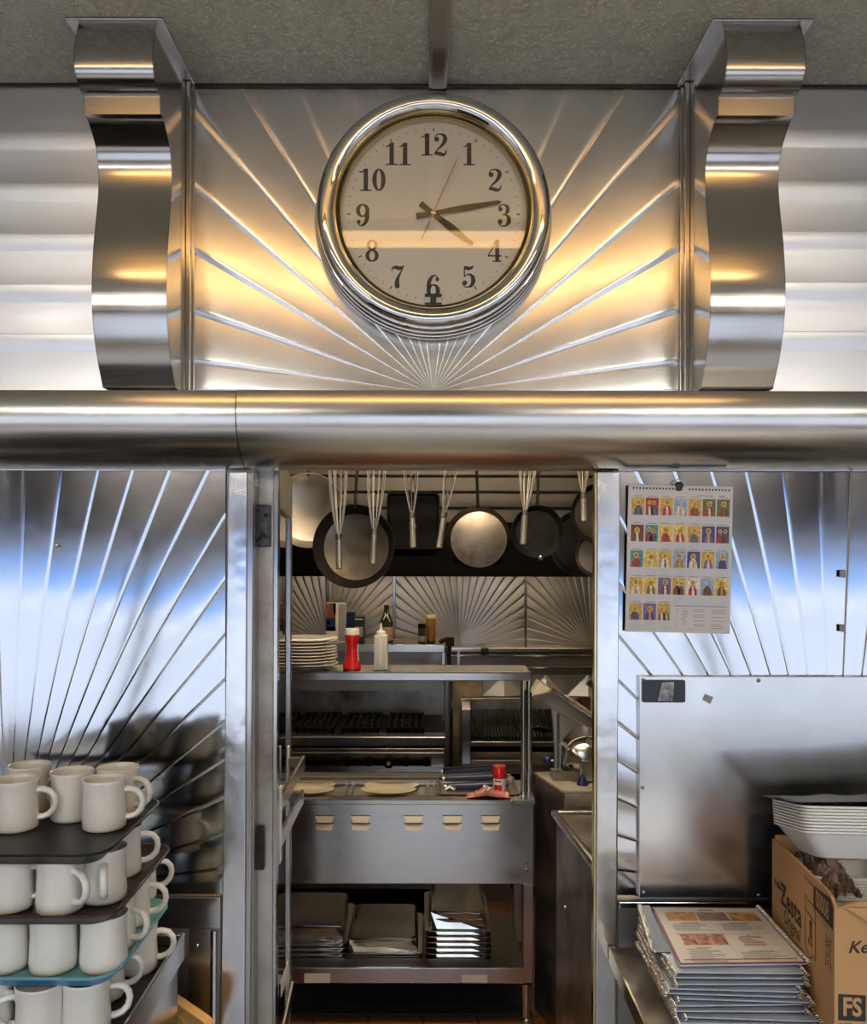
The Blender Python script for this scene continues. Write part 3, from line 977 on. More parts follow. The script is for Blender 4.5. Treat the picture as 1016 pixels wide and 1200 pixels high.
# ================================================================== COVER PLATE, STRIP, CALENDAR (right of the doorway)
ya = YW - 0.016
A, B = P(749.5, 792.5, ya), P(749.5, 1052, ya)
plate = thing('cover_plate', 'large flat steel cover plate screwed over the right sunburst sheet', 'cover plate', (A.x + 0.35, YW, B.z))
MB().box(A.x, A.x + 0.74, ya, YW - 0.002, B.z, A.z).build('sheet', 'plate', plate, bevel=0.0015)
for px, py in ((754, 797), (889, 797.5), (753, 923), (754.5, 1046), (889.5, 1049.5)):
    c = P(px, py, ya - 0.001)
    MB().sphere(c, 0.0042, sc=(1, 0.55, 1), n=8).build('screw', 'steel_dark', plate)
c0, c1 = P(752, 796.5, ya), P(802.5, 823, ya)
ns = thing('black_strip', 'small black rectangular strip on the upper left corner of the cover plate', 'strip', (c0.x, ya, c1.z))
MB().prism(rrect(c1.x - c0.x, c0.z - c1.z, 0.004, 4), 0, 0.0035, facing((c0.x + c1.x) / 2, ya - 0.0003, (c0.z + c1.z) / 2)).build('backing', 'black_label', ns)
q = [P(x, y, ya - 0.0042) for x, y in ((776, 800), (790, 799), (788, 822), (771, 821), (773, 812))]
MB().slab(q, (0, -0.0006, 0)).build('tape_residue', 'residue', ns)
q = [P(x, y, ya - 0.0003) for x, y in ((826, 813), (836, 817), (832, 825), (823, 820))]
tag(MB().slab(q, (0, -0.0006, 0)).build('sticker_scrap', 'greyprint'), 'tiny torn grey sticker scrap on the cover plate right of the black strip', 'sticker')
for px, py in ((988, 672), (988, 736)):
    q = [P(px - 4, py - 4, YW - 0.009), P(px + 3, py - 4, YW - 0.009), P(px + 3, py + 5, YW - 0.009), P(px - 4, py + 4, YW - 0.009)]
    tag(MB().slab(q, (0, 0.0025, 0)).build('tape_scrap', 'greyprint'), 'tiny grey tape scrap on the right sunburst sheet, ' + ('upper of two' if py < 700 else 'lower of two'), 'tape', 'tape scraps on the right sunburst')
s_ = P(66.5, 639, YW - 0.008)
tag(MB().sphere((0, 0, 0), 0.0038, sc=(1, 0.7, 1), n=8).build('screw', 'chrome'), 'tiny screw head in the upper left sunburst sheet', 'screw').location = s_

yc = YW - 0.014
TL, TR, BL, BR_ = P(737, 567.5, yc), P(858, 570.5, yc), P(732.5, 740, yc), P(855, 743, yc)
cal = thing('wall_calendar', 'white wall calendar page of small religious pictures on the right sunburst sheet', 'calendar', ((TL.x + TR.x) / 2, YW, BL.z))
CALM = frame_m(BL, BR_ - BL, TL - BL)
cw, ch_ = (BR_ - BL).length, (TL - BL).length
mb = MB()
mb.box(0, cw, 0, ch_, -0.003, 0.0, 0, CALM)
LT = 0.0003


def cbar(x0, x1, y0, y1, mi, z=LT):
    """Printed bar; x, y are fractions of the page from its top left."""
    mb.add([(x0 * cw, (1 - y1) * ch_, z), (x1 * cw, (1 - y1) * ch_, z), (x1 * cw, (1 - y0) * ch_, z), (x0 * cw, (1 - y0) * ch_, z)], [(0, 1, 2, 3)], mi, False, CALM)


cbar(.66, .81, .062, .070, 3); cbar(.86, .92, .062, .069, 2)
rows = [(.088, .205), (.272, .385), (.447, .560), (.628, .742), (.806, .918)]
cols_ = [(.032 + .136 * i, .155 + .136 * i) for i in range(7)]
rnd = random.Random(3)
for ri, (y0, y1) in enumerate(rows):
    for ci, (x0, x1) in enumerate(cols_):
        if ri == 4 and ci > 2: continue
        cbar(x0 + .02, x1 - .02, y0 - .014, y0 - .009, 2)
        for k in range(4):
            w = rnd.uniform(.75, 1.0)
            cbar(x0 + (x1 - x0) * (1 - w) / 2, x1 - (x1 - x0) * (1 - w) / 2, y1 + .010 + .011 * k, y1 + .016 + .011 * k, 4)
    cbar(.03, .975, y1 + .057, y1 + .0585, 2)
cbar(.46, .97, .812, .822, 3)
for k in range(11):
    y = .838 + .0125 * k
    for xa, xb in ((.47, .51), (.53, .60), (.64, .77), (.81, .96)):
        if rnd.random() < .75: cbar(xa + rnd.uniform(0, .02), xb - rnd.uniform(0, .03), y, y + .004, 2)
mb.build('page', ['paper_cal', 'ink', 'greyprint', 'bluegrey', 'paleblue'], cal)
mb = MB()
for k in range(30):
    x = .04 + .0315 * k
    if abs(x - .5) < .06: continue
    cbar(x, x + .016, .018, .030, 0, 0.0005)
mb.build('binding_holes', 'ink', cal)
# one small figure picture per day
schemes = [('skin', 'crimson', 'navyb'), ('p_skin',)]
bgs = ['gold', 'crimson', 'gold', 'skyc', 'gold', 'olivec', 'olivec', 'brownc', 'tealc', 'halo', 'halo', 'gold', 'navyb', 'navyb', 'tealc', 'halo', 'gold', 'skyc', 'navyb', 'gold', 'skyc', 'gold', 'halo', 'violet', 'gold', 'whitec', 'skyc', 'halo', 'gold', 'violet', 'gold']
robes = ['navyb', 'crimson', 'crimson', 'whitec', 'crimson', 'crimson', 'brownc', 'brownc', 'crimson', 'crimson', 'crimson', 'violet', 'violet', 'crimson', 'crimson', 'halo', 'whitec', 'skin', 'whitec', 'violet', 'navyb', 'whitec', 'olivec', 'brownc', 'brownc', 'crimson', 'brownc', 'brownc', 'navyb', 'navyb', 'crimson']
PN = ['p_gold', 'p_crimson', 'p_navyb', 'p_skin', 'p_halo', 'p_olivec', 'p_brownc', 'p_tealc', 'p_whitec', 'p_violet', 'p_skyc']
idx = {n[2:]: i for i, n in enumerate(PN)}
k = 0
for ri, (y0, y1) in enumerate(rows):
    for ci, (x0, x1) in enumerate(cols_):
        if ri == 4 and ci > 2: continue
        mb = MB()
        bg, rb = bgs[k], robes[k]
        cbar(x0, x1, y0, y1, idx[bg], 0.0004)
        w, h = (x1 - x0) * cw, (y1 - y0) * ch_
        M_ = CALM @ Matrix.Translation((x0 * cw, (1 - y1) * ch_, 0.0006))
        rr = random.Random(k)
        n_fig = 2 if k in (1, 8, 13, 24, 30) else 1
        for j in range(n_fig):
            cx_ = w * (0.5 if n_fig == 1 else 0.32 + 0.36 * j) + w * rr.uniform(-.05, .05)
            sc_ = 1.0 if n_fig == 1 else 0.75
            hy = h * rr.uniform(.64, .74)
            rob = [(cx_ - w * .34 * sc_, 0), (cx_ + w * .34 * sc_, 0), (cx_ + w * .30 * sc_, h * .34), (cx_ + w * .12 * sc_, h * .56), (cx_ - w * .12 * sc_, h * .56), (cx_ - w * .30 * sc_, h * .34)]
            mb.add([(a_, b_, 0.0) for a_, b_ in rob], [tuple(range(6))], idx[rb if j == 0 else 'navyb'], False, M_)
            mb.add([(cx_ - w * .05, 0, .0001), (cx_ + w * .14, 0, .0001), (cx_ + w * .07, h * .5, .0001), (cx_ - w * .07, h * .5, .0001)], [(0, 1, 2, 3)], idx[rr.choice(['whitec', 'brownc', 'gold', 'olivec'])], False, M_)
            if k not in (3, 26):
                for rad, zz, mt in ((w * .21 * sc_, .0001, 'halo' if bg != 'halo' else 'gold'), (w * .13 * sc_, .0002, 'brownc'), (w * .095 * sc_, .0003, 'skin')):
                    mb.add([(cx_ + rad * math.cos(2 * PI * q / 14), hy + rad * 1.1 * math.sin(2 * PI * q / 14), zz) for q in range(14)], [tuple(range(14))], idx[mt], False, M_)
        mb.build('picture', PN, cal)
        k += 1
hk = P(796, 570, yc - 0.002)
mb = MB().tube([hk + Vector((0.011 * math.sin(a), 0, 0.004 + 0.011 * math.cos(a))) for a in [math.radians(-140 + 280 * i / 14) for i in range(15)]], 0.0011, 6)
mb.build('hanging_loop', 'white', cal)
MB().lathe([(0.0001, 0), (0.010, 0), (0.010, 0.004), (0.007, 0.006), (0.0001, 0.006)], 20, facing(hk.x, yc + 0.004, hk.z)).build('hook', 'dark_plastic', cal)
# ================================================================== MUG STAND (left foreground)
CT = 0.936                                        # surface the lowest mugs stand on
ct = thing('mug_counter', 'black-topped steel counter end carrying the mugs and trays', 'counter', (-0.9, 1.25, 0.0))
RX = -0.468
MB().box(-1.5, RX - 0.006, 0.55, 1.69, CT - 0.02, CT).build('top', 'tray_black', ct)
mb = MB().box(RX - 0.006, RX, 0.55, 1.705, CT - 0.03, CT + 0.022)
mb.box(-1.5, RX - 0.006, 1.692, 1.705, CT - 0.03, CT + 0.022)
mb.build('rim', 'steel', ct, bevel=0.002)
MB().box(-1.5, RX - 0.012, 0.6, 1.70, 0.10, CT - 0.021).build('cabinet_side', 'steel', ct, bevel=0.004)
MB().box(-1.45, RX - 0.06, 0.66, 1.66, 0.0, 0.10).build('plinth', 'black', ct)

# ---- one mug: body, foot, handle
MH = 0.0862
mug0 = thing('mug', '', 'mug')
prof = [(0.0001, 0.004), (0.030, 0.004), (0.0335, 0.0), (0.0362, 0.002), (0.0372, 0.0055), (0.0378, 0.016), (0.0366, 0.035), (0.0358, 0.055), (0.0362, 0.072), (0.0374, 0.081),
        (0.0379, MH - 0.0015), (0.0372, MH), (0.0352, MH - 0.001), (0.0336, 0.078), (0.0326, 0.06), (0.033, 0.02), (0.030, 0.010), (0.0001, 0.009)]
MB().lathe(prof, 40, mfun=lambda i: 1 if i in (1, 2, 3) else 0).build('body', ['ceramic', 'clay'], mug0, local=True)
hp = [(0.034, 0.066), (0.044, 0.0665), (0.056, 0.063), (0.0635, 0.054), (0.0655, 0.043), (0.0625, 0.031), (0.054, 0.022), (0.044, 0.0185), (0.034, 0.0185)]
hs = []
for i in range(len(hp) - 1):
    for k in range(3):
        hs.append(tuple(hp[i][j] + (hp[i + 1][j] - hp[i][j]) * k / 3 for j in (0, 1)))
hs.append(hp[-1])
MB().tube([(x, 0, z) for x, z in hs], 0.0066, 12, flat=0.82).build('handle', 'ceramic', mug0, local=True)
INV.pop('mug', None)
MUG = Kind(mug0)
MG = 'cream diner mugs on the stacked trays'


def mug(px, py, z, hang, label, back=0.0):
    """Mug whose foot's near edge shows at pixel (px, py) on the surface z; hang = direction of the handle in degrees."""
    p = G(px, py, z)
    o = MUG.get(label, MG)
    place(o, (P(px, py, p.y + 0.038 + back).x, p.y + 0.044 + back, z + 0.0005), math.radians(hang))


Z1, Z2, Z3 = CT + 0.285, CT + 0.190, CT + 0.095
mug(17, 980, Z1, 8, 'cream mug at the front left of the top black tray, handle to the right')
mug(33, 969, Z1, 20, 'cream mug mostly hidden behind the front left mug of the top tray', 0.052)
mug(83, 969, Z1, 150, 'cream mug at the back of the top tray between its two pairs, no handle showing', 0.006)
mug(121, 979, Z1, 5, 'cream mug at the front right of the top black tray, handle to the right')
mug(137, 965, Z1, -15, 'cream mug behind the front right mug of the top tray', 0.014)
mug(10, 1076, Z2, 0, 'cream mug at the left edge of the photo under the top tray')
mug(69, 1078, Z2, -32, 'cream mug in front under the top tray, handle slanting down to the right')
mug(120, 1069, Z2, -70, 'cream mug under the front right corner of the top tray, handle towards the viewer', 0.012)
mug(139, 1034, Z2, 20, 'cream mug at the back right between the black and the brown tray')
mug(4, 1148, Z3, 180, 'cream mug at the left edge of the layer on the teal tray')
mug(61, 1149, Z3, 120, 'cream mug with no handle showing, second from the left on the teal tray')
mug(120, 1147, Z3, 100, 'cream mug at the front right corner of the teal tray, no handle showing')
mug(131, 1122, Z3, -15, 'cream mug behind the front corner mug of the teal tray, handle to the right')
mug(150, 1094, Z3, 5, 'cream mug third from the front along the right edge of the teal tray', 0.004)
mug(159, 1077, Z3, 20, 'rearmost cream mug on the right edge of the teal tray', 0.055)
mug(159, 1149, CT, 12, 'cream mug on the black counter behind the right corner of the teal tray')
mug(100, 1226, CT, 18, 'cream mug below the teal tray with its handle out to the right')
mug(45, 1232, CT, 195, 'cream mug below the teal tray with its handle to the left')
mug(-14, 1226, CT, -20, 'cream mug cut by the left edge of the photo, below the teal tray')
mug(118, 1190, CT, 10, 'cream mug half hidden behind the right front mug below the teal tray', 0.02)


def tray(name, label, z, xr, yf, yb, mats, rz=0.0):
    w, d_ = 0.46, yb - yf
    T = Matrix.Translation((xr - w / 2, (yf + yb) / 2, z))
    T = T @ Matrix.Rotation(rz, 4, 'Z')
    r = thing(name, label, 'tray', T.translation, 'serving trays stacked between mugs')
    n = 8
    mb = MB()
    o1, o2, o3, o4 = rrect(w - 0.034, d_ - 0.034, 0.03, n), rrect(w, d_, 0.042, n), rrect(w + 0.006, d_ + 0.006, 0.045, n), rrect(w - 0.004, d_ - 0.004, 0.041, n)
    mb.loft([ring3(o1, -0.008), ring3(o2, 0.009), ring3(o3, 0.010), ring3(o3, 0.013), ring3(o2, 0.0135), ring3(o1, 0.0)], 0, True, True, True, T, mfun=lambda i: 1 if i in (0, 1, 2) else 0)
    mb.build('base', mats, r, ang=40)
    return r


tray('serving_tray', 'black serving tray, topmost of the stack, under five mugs', Z1, -0.497, 1.346, 1.660, ['tray_black', 'tray_black'])
tray('serving_tray', 'dark brown serving tray, second from the top of the stack', Z2, -0.482, 1.346, 1.680, ['tray_brown', 'tray_brown'], 0.01)
tray('serving_tray', 'teal serving tray, lowest of the stack', Z3, -0.480, 1.346, 1.655, ['tray_teal', 'tray_blue'], -0.01)

# ---- amber tub leaning by the counter
lw = thing('low_shelf', 'low steel shelf beside the counter end below the left wall band', 'shelf', (-0.41, 1.7, 0.5))
MB().box(RX + 0.003, -0.335, 1.45, 1.825, 0.485, 0.50).build('board', 'steel_dark', lw, bevel=0.002)
MB().box(RX + 0.01, -0.345, 1.80, 1.822, 0.0, 0.484).build('support', 'steel_dark', lw)
a0, a1 = P(181, 1146, 1.80), P(254, 1196, 1.735)
ux = (a1 - a0)
dn = Vector((0.06, 0.0, -1.0))
TM = frame_m(a0, ux, -dn)
tub = thing('amber_tub', 'amber plastic tub leaning beside the steel counter end', 'tub', (-0.41, 1.72, 0.502))
L_ = ux.length
mb = MB()
o1 = rrect(L_, 0.40, 0.02, 5, L_ / 2, -0.20); o2 = rrect(L_ - 0.02, 0.38, 0.016, 5, L_ / 2, -0.20)
mb.loft([ring3(o1, 0.0), ring3(o1, 0.022), ring3(rrect(L_ - 0.008, 0.392, 0.018, 5, L_ / 2, -0.20), 0.022), ring3(o2, 0.004)], 0, False, True, True, TM)
mb.build('body', 'amber', tub)
mb = MB(); mb.caps = False
mb.lathe([(0.034, 0.004), (0.034, 0.0075), (0.038, 0.0075), (0.038, 0.004)], 32, TM @ Matrix.Translation((L_ * 0.5, -0.075, 0))).build('moulded_ring', 'amber', tub)

# ================================================================== RIGHT COUNTER, MENUS, BOX
RC = 0.875
rc = thing('side_counter', 'steel side counter carrying the menus and the cardboard box', 'counter', (0.8, 1.3, 0))
mb = MB().slab([Vector((0.392, 1.825, RC - 0.004)), Vector((0.384, 0.6, RC - 0.004)), Vector((1.6, 0.6, RC - 0.004)), Vector((1.6, 1.825, RC - 0.004))], (0, 0, 0.004))
mb.build('top', 'steel_grease', rc)
MB().slab([Vector((0.390, 1.825, RC - 0.032)), Vector((0.382, 0.6, RC - 0.032)), Vector((0.386, 0.6, RC - 0.032)), Vector((0.394, 1.825, RC - 0.032))], (0, 0, 0.0335)).build('edge', 'brass', rc)  # gold light on the ledge edge, put in as a brass colour
MB().box(0.45, 1.6, 0.7, 1.82, 0.0, RC - 0.005).build('cabinet_side', 'steel_dark', rc)
p_ = P(723, 1152, 1.60)
MB().sphere((0.41, 1.56, RC - 0.014), 0.007, n=8).build('stud', 'chrome', rc)

menu_specs = []
rnd = random.Random(11)
NM = 13
PITCH = 0.0083
for k in range(NM):
    f = k / (NM - 1)
    menu_specs.append((0.548 + 0.020 * (1 - f) + rnd.uniform(-0.017, 0.014), 1.642 - 0.035 * (1 - f) + rnd.uniform(-0.005, 0.005), RC + 0.0055 + PITCH * k, rnd.uniform(-0.13, 0.05) * (1 - f * 0.9)))
MW, MD = 0.225, 0.25
menu0 = thing('menu', '', 'menu')
MB().box(-MW / 2, MW / 2, -MD / 2, MD / 2, -0.0030, -0.0008).build('back_leaf', 'vinyl', menu0, local=True, bevel=0.0005)
MB().box(-MW / 2 + 0.002, MW / 2 - 0.002, -MD / 2 - 0.0012, MD / 2, -0.0006, 0.0016).build('sleeve', 'sleeve', menu0, local=True, bevel=0.0006)
for sx in (-1, 1):
    mb = MB()
    x = sx * (MW / 2 + 0.002)
    hel = [(x + 0.0036 * math.cos(t_ * 2 * PI), -MD / 2 - 0.008 + (MD + 0.004) * t_ / 36, 0.0036 * math.sin(t_ * 2 * PI)) for t_ in [i / 8 for i in range(36 * 8 + 1)]]
    mb.tube(hel, 0.0010, 5)
    mb.build('spiral_binding', 'wire', menu0, local=True)
INV.pop('menu', None)
MENU = Kind(menu0)
ordin = ['lowest', 'second', 'third', 'fourth', 'fifth', 'sixth', 'seventh', 'eighth', 'ninth', 'tenth', 'eleventh', 'second from the top', 'topmost']
for k, (x, y, z, a) in enumerate(menu_specs[:-1]):
    lab = 'spiral-bound menu, %s%s of the stack beside the box' % (ordin[k], '' if k in (0, 11) else ' from the bottom')
    place(MENU.get(lab, 'menus stacked on the side counter'), (x, y, z), a)
# the topmost menu lies open with its printed page up
zt_ = RC + 0.0055 + PITCH * (NM - 1)
bl, br, fl, fr = G(764, 1063, zt_), G(887, 1064, zt_), G(797, 1131, zt_), G(946, 1129, zt_)
top = thing('menu', 'topmost menu of the stack, printed page with food photos facing up', 'menu', ((bl.x + fr.x) / 2, (bl.y + fl.y) / 2, zt_), 'menus stacked on the side counter')
MB().slab([fl, fr, br, bl], (0, 0, -0.0028)).build('back_leaf', 'sleeve', top, bevel=0.0006)
PM = frame_m(fl, fr - fl, bl - fl)
pw, pd = (fr - fl).length, (bl - fl).length
mb = MB()


def mbar(x0, x1, y0, y1, mi, z=0.0012):
    """y measured from the far edge; skewed with the page."""
    def q(x, y):
        v = fl.lerp(fr, x).lerp(bl.lerp(br, x), 1 - y)
        return (v.x, v.y, v.z + z)
    mb.add([q(x0, y1), q(x1, y1), q(x1, y0), q(x0, y0)], [(0, 1, 2, 3)], mi)


mbar(0, 1, 0, 1, 1, 0.0006)
mbar(.015, .985, .02, .975, 0, 0.0009)
mbar(.42, .56, .055, .085, 2)
for i, m_ in enumerate((3, 5, 3)):
    mbar(.09 + .285 * i, .365 + .285 * i, .11, .27, m_)
for cx0, cx1, y0, n_ in ((.09, .45, .31, 7), (.52, .90, .31, 7), (.60, .82, .53, 9), (.10, .42, .74, 11), (.52, .92, .80, 7)):
    for j in range(n_):
        if j == 0: mbar(cx0 + .1, cx1 - .1, y0, y0 + .016, 2)
        else: mbar(cx0 + rnd.uniform(0, .03), cx1 - rnd.uniform(0, .14), y0 + .022 * j, y0 + .022 * j + .010, 6 if cx0 == .60 else 2)
for i, m_ in enumerate((4, 4, 4)):
    mbar(.12 + .125 * i, .24 + .125 * i, .52, .70, m_)
mbar(.10, .51, .515, .525, 5); mbar(.09, .92, .50, .504, 2); mbar(.50, .503, .30, .94, 2)
mbar(.53, .92, .715, .718, 7); mbar(.05, .95, .925, .940, 8)
mb.build('printed_page', ['paper', 'maroon', 'greyprint', 'food1', 'food2', 'food3', 'maroon', 'bluegrey', 'food2'], top)


def spiral(a, b, parent, r=0.0042):
    d_ = b - a
    u = d_.normalized()
    s = u.cross(Vector((0, 0, 1))).normalized()
    w = Vector((0, 0, 1))
    N_ = 40
    pts = [a + d_ * (i / (N_ * 8)) + s * r * math.cos(i / 8 * 2 * PI) + w * r * math.sin(i / 8 * 2 * PI) for i in range(N_ * 8 + 1)]
    MB().tube(pts, 0.0011, 5).build('spiral_binding', 'wire', parent)


spiral(fr + Vector((.003, -.006, .001)), br + Vector((.003, .004, .001)), top)
# its flap folded out to the left, dark
g0, g1 = G(749, 1061, zt_ - 0.004), G(765, 1116, zt_ - 0.004)
MB().slab([g0, g1, g1.lerp(Vector((fl.x, g1.y, g1.z)), 1.0), Vector((bl.x, g0.y, g0.z))], (0, 0, -0.002)).build('flap', 'vinyl', top)
spiral(g1, g0, top)

# ---- cardboard box
b0, b1 = Vector((0.6720, 1.42, RC)), Vector((0.7085, 1.765, RC))       # near and far bottom corners of its left side
un = (b1 - b0).normalized()
fx = Vector((un.y, -un.x, 0))
BW, BH, DEP = 0.32, 0.258, (b1 - b0).length
box = thing('cardboard_box', 'open brown cardboard cracker box on the side counter', 'box', (b0 + b1) / 2 + fx * BW / 2)
th_ = 0.005


def bpt(u, v, z): return b0 + un * u + fx * v + Vector((0, 0, z))


def wall_poly(pts, off, name, mats='card'):
    MB().slab(pts, off).build(name, mats, box)


wall_poly([bpt(0, 0, 0), bpt(DEP, 0, 0), bpt(DEP, 0, BH - .008), bpt(DEP * .93, 0, BH - .006), bpt(DEP * .5, 0, BH + .001), bpt(DEP * .15, 0, BH + .006), bpt(0.02, 0, BH + .004), bpt(0, 0, BH - .008)], fx * th_, 'left_side')
wall_poly([bpt(0, th_, 0), bpt(0, BW, 0), bpt(0, BW, BH + .006), bpt(0, .06, BH + .004), bpt(0, .035, BH + .002), bpt(0, .018, BH - .004), bpt(0, th_, BH - .010)], un * th_, 'front_side')
wall_poly([bpt(DEP - th_, th_, 0), bpt(DEP - th_, BW, 0), bpt(DEP - th_, BW, BH), bpt(DEP - th_, th_, BH)], un * th_, 'rear_side')
wall_poly([bpt(th_, BW - th_, 0), bpt(DEP - th_, BW - th_, 0), bpt(DEP - th_, BW - th_, BH), bpt(th_, BW - th_, BH)], fx * th_, 'right_side')
wall_poly([bpt(th_, th_, 0.001), bpt(DEP - th_, th_, 0.001), bpt(DEP - th_, BW - th_, 0.001), bpt(th_, BW - th_, 0.001)], Vector((0, 0, .004)), 'bottom', 'card_in')
# folded front flap hanging over the front
wall_poly([bpt(-.002, .016, BH - .006), bpt(-.002, BW, BH + .004), bpt(-.006, BW, BH - .060), bpt(-.006, .075, BH - .042)], -un * .003, 'flap')
# printing: left side (x runs from far end to near end, as read)
LM = frame_m(bpt(DEP, -0.0006, 0), -un, Vector((0, 0, 1)))
FMX = frame_m(bpt(-0.0006, 0, 0), fx, Vector((0, 0, 1)))


def lt(mb, s, size, u, z, **k): text_mesh(mb, s, size, LM @ Matrix.Translation((u, z, 0)), **k)
def ft(mb, s, size, u, z, rot=0.0, **k): text_mesh(mb, s, size, FMX @ Matrix.Translation((u, z, 0)) @ Matrix.Rotation(rot, 4, 'Z'), **k)


def print_part(name, label, fill):
    m_ = MB()
    fill(m_)
    o_ = m_.build(name, ['ink', 'card'], box)
    return o_


print_part('small_brand_lettering', '', lambda m: lt(m, "Kellogg's", 0.022, 0.052, 0.172, shear=0.3, bold=0.0004, sx=0.9))
print_part('product_lettering', '', lambda m: lt(m, 'Zesta', 0.058, 0.122, 0.163, bold=0.0016, sx=0.95))
print_part('variety_lettering', '', lambda m: lt(m, 'Original', 0.036, 0.130, 0.127, bold=0.0002, sx=0.85))
print_part('count_lettering', '', lambda m: lt(m, '24 CT 3 LB PACK', 0.008, 0.292, 0.203))
print_part('line_lettering', '', lambda m: lt(m, 'CRACKERS', 0.010, 0.222, 0.246))


def number_block(m):
    m.add([(0.248, .210, 0), (0.342, .210, 0), (0.342, .246, 0), (0.330, .258, 0), (0.248, .248, 0)], [(0, 1, 2, 3, 4)], 0, False, LM)
    text_mesh(m, '00008', 0.042, LM @ Matrix.Translation((0.292, 0.231, 0.0004)), mi=1, bold=0.0006, sx=0.60)


print_part('number_block', '', number_block)


def sleeve(m):
    ol = [(0.205, 0.127), (0.205, 0.217), (0.218, 0.211), (0.250, 0.213), (0.258, 0.204), (0.258, 0.120), (0.247, 0.125), (0.230, 0.112), (0.205, 0.127)]
    for i in range(len(ol) - 1):
        a, b = Vector((*ol[i], 0)), Vector((*ol[i + 1], 0))
        n_ = Vector((-(b - a).y, (b - a).x, 0)).normalized() * 0.0011
        m.add([a - n_, b - n_, b + n_, a + n_], [(0, 1, 2, 3)], 0, False, LM)
    m.add([(0.205, .190, 0), (0.258, .184, 0), (0.258, .186, 0), (0.205, .192, 0)], [(0, 1, 2, 3)], 0, False, LM)
    text_mesh(m, 'Zesta', 0.026, LM @ Matrix.Translation((0.232, 0.158, 0)) @ Matrix.Rotation(PI / 2, 4, 'Z'), bold=0.0006, sx=.8)


print_part('sleeve_drawing', '', sleeve)
print_part('front_brand_lettering', '', lambda m: ft(m, "Kellogg's", 0.028, 0.070, 0.188, shear=0.35, bold=0.0005, rot=0.06))
print_part('edge_lettering', '', lambda m: text_mesh(m, 'ZESTA ORIG', 0.040, LM @ Matrix.Translation((0.322, 0.163, 0)) @ Matrix.Rotation(PI / 2, 4, 'Z'), bold=0.0, sx=0.24))
print_part('front_product_lettering', '', lambda m: ft(m, 'Zesta', 0.040, 0.098, 0.142, bold=0.0012))
print_part('weight_lettering', '', lambda m: ft(m, 'NET WT 9.5 LB', 0.011, 0.044, 0.058))


def stamp(m):
    m.add([(0.006, .066, 0), (0.049, .066, 0), (0.049, .109, 0), (0.006, .109, 0)], [(0, 1, 2, 3)], 0, False, FMX)
    text_mesh(m, 'FS', 0.041, FMX @ Matrix.Translation((0.0275, 0.0875, 0.0005)), mi=1, bold=0.0012, sx=0.80)


print_part('stamp', '', stamp)

# ---- foam take-out boxes, two nests of open clamshells
foam0 = thing('foam_container', '', 'foam container')
for sx, nm in ((-1, 'tray_half'), (1, 'lid_half')):
    cx_ = sx * 0.099
    o_rim, o_in, o_b = rrect(0.190, 0.190, 0.022, 5, cx_, 0), rrect(0.176, 0.176, 0.020, 5, cx_, 0), rrect(0.120, 0.120, 0.020, 5, cx_, 0)
    h_ = 0.050 if sx < 0 else 0.046
    mb = MB()
    mb.loft([ring3(o_b, -h_), ring3(rrect(0.176, 0.176, 0.02, 5, cx_, 0), -0.006), ring3(o_rim, -0.0035), ring3(o_rim, 0.0), ring3(o_in, 0.0), ring3(rrect(0.115, 0.115, 0.018, 5, cx_, 0), -h_ + 0.003)], 0, False, True, True)
    mb.build(nm, 'foam', foam0, local=True)
MB().box(-0.0045, 0.0045, -0.08, 0.08, -0.003, 0.0).build('hinge', 'foam', foam0, local=True)
INV.pop('foam_container', None)
FOAM = Kind(foam0)
w1 = ['lowest', 'second from the bottom', 'third from the bottom', 'fourth from the bottom', 'middle', 'fourth from the top', 'third from the top', 'second from the top', 'topmost']
for k in range(8):
    nm = w1[k] if k < 4 else w1[k + 1]
    place(FOAM.get('white foam clamshell, %s of the lower nest inside the cardboard box' % nm, 'foam containers in the lower nest'), (0.905, 1.665, 1.062 + 0.0052 * k + .012), -0.11)
NR = (math.radians(-11.5), 0.0, -0.06)
NMX = Matrix.Translation((0.895, 1.665, 1.178)) @ Matrix.Rotation(NR[2], 4, 'Z') @ Matrix.Rotation(NR[0], 4, 'X')
for k in range(9):
    o = FOAM.get('white foam clamshell, %s of the upper nest above the cardboard box' % w1[k], 'foam containers in the upper nest')
    o.location = NMX @ Vector((0, 0, 0.0056 * k))
    o.rotation_euler = NR
mb = MB()
rq = random.Random(5)
hh = [[rq.uniform(-.003, .004) for _ in range(11)] for _ in range(7)]
mb.grid(lambda u, v: (-0.205 + 0.42 * u, -0.085 + 0.19 * v, 0.0056 * 8 + 0.004 + max(0, hh[int(round(v * 6))][int(round(u * 10))]) + 0.018 * u * u), 10, 6, M=NMX)
fm = mb.build('plastic_film', 'film', solid=0.0012)
tag(fm, 'smoky plastic film lying over the upper nest of foam clamshells', 'plastic film')
mb = MB()
from mathutils import noise


def crump(u, v):
    x, y = u - .5, v - .5
    r = min(1, math.hypot(x, y) * 2)
    q = Vector((u * 3.2, v * 6.0, 1.3))
    n1 = abs(noise.noise(q)) * 0.026 + abs(noise.noise(q * 2.1)) * 0.012 + abs(noise.noise(q * 4.1)) * 0.004
    w = noise.noise(q * 1.7 + Vector((5, 3, 1)))
    h = 0.030 * math.sqrt(1 - r * r) + n1
    return tuple(bpt(0.115 + 0.21 * v, 0.036 + 0.052 * u + 0.010 * w * (1 - r), BH - 0.040 + h))


mb.grid(crump, 44, 70)
o = mb.build('crumpled_bag', 'bag', solid=0.0012, ang=30)
tag(o, 'crumpled dark brown bag stuffed inside the left side of the cardboard box', 'bag')
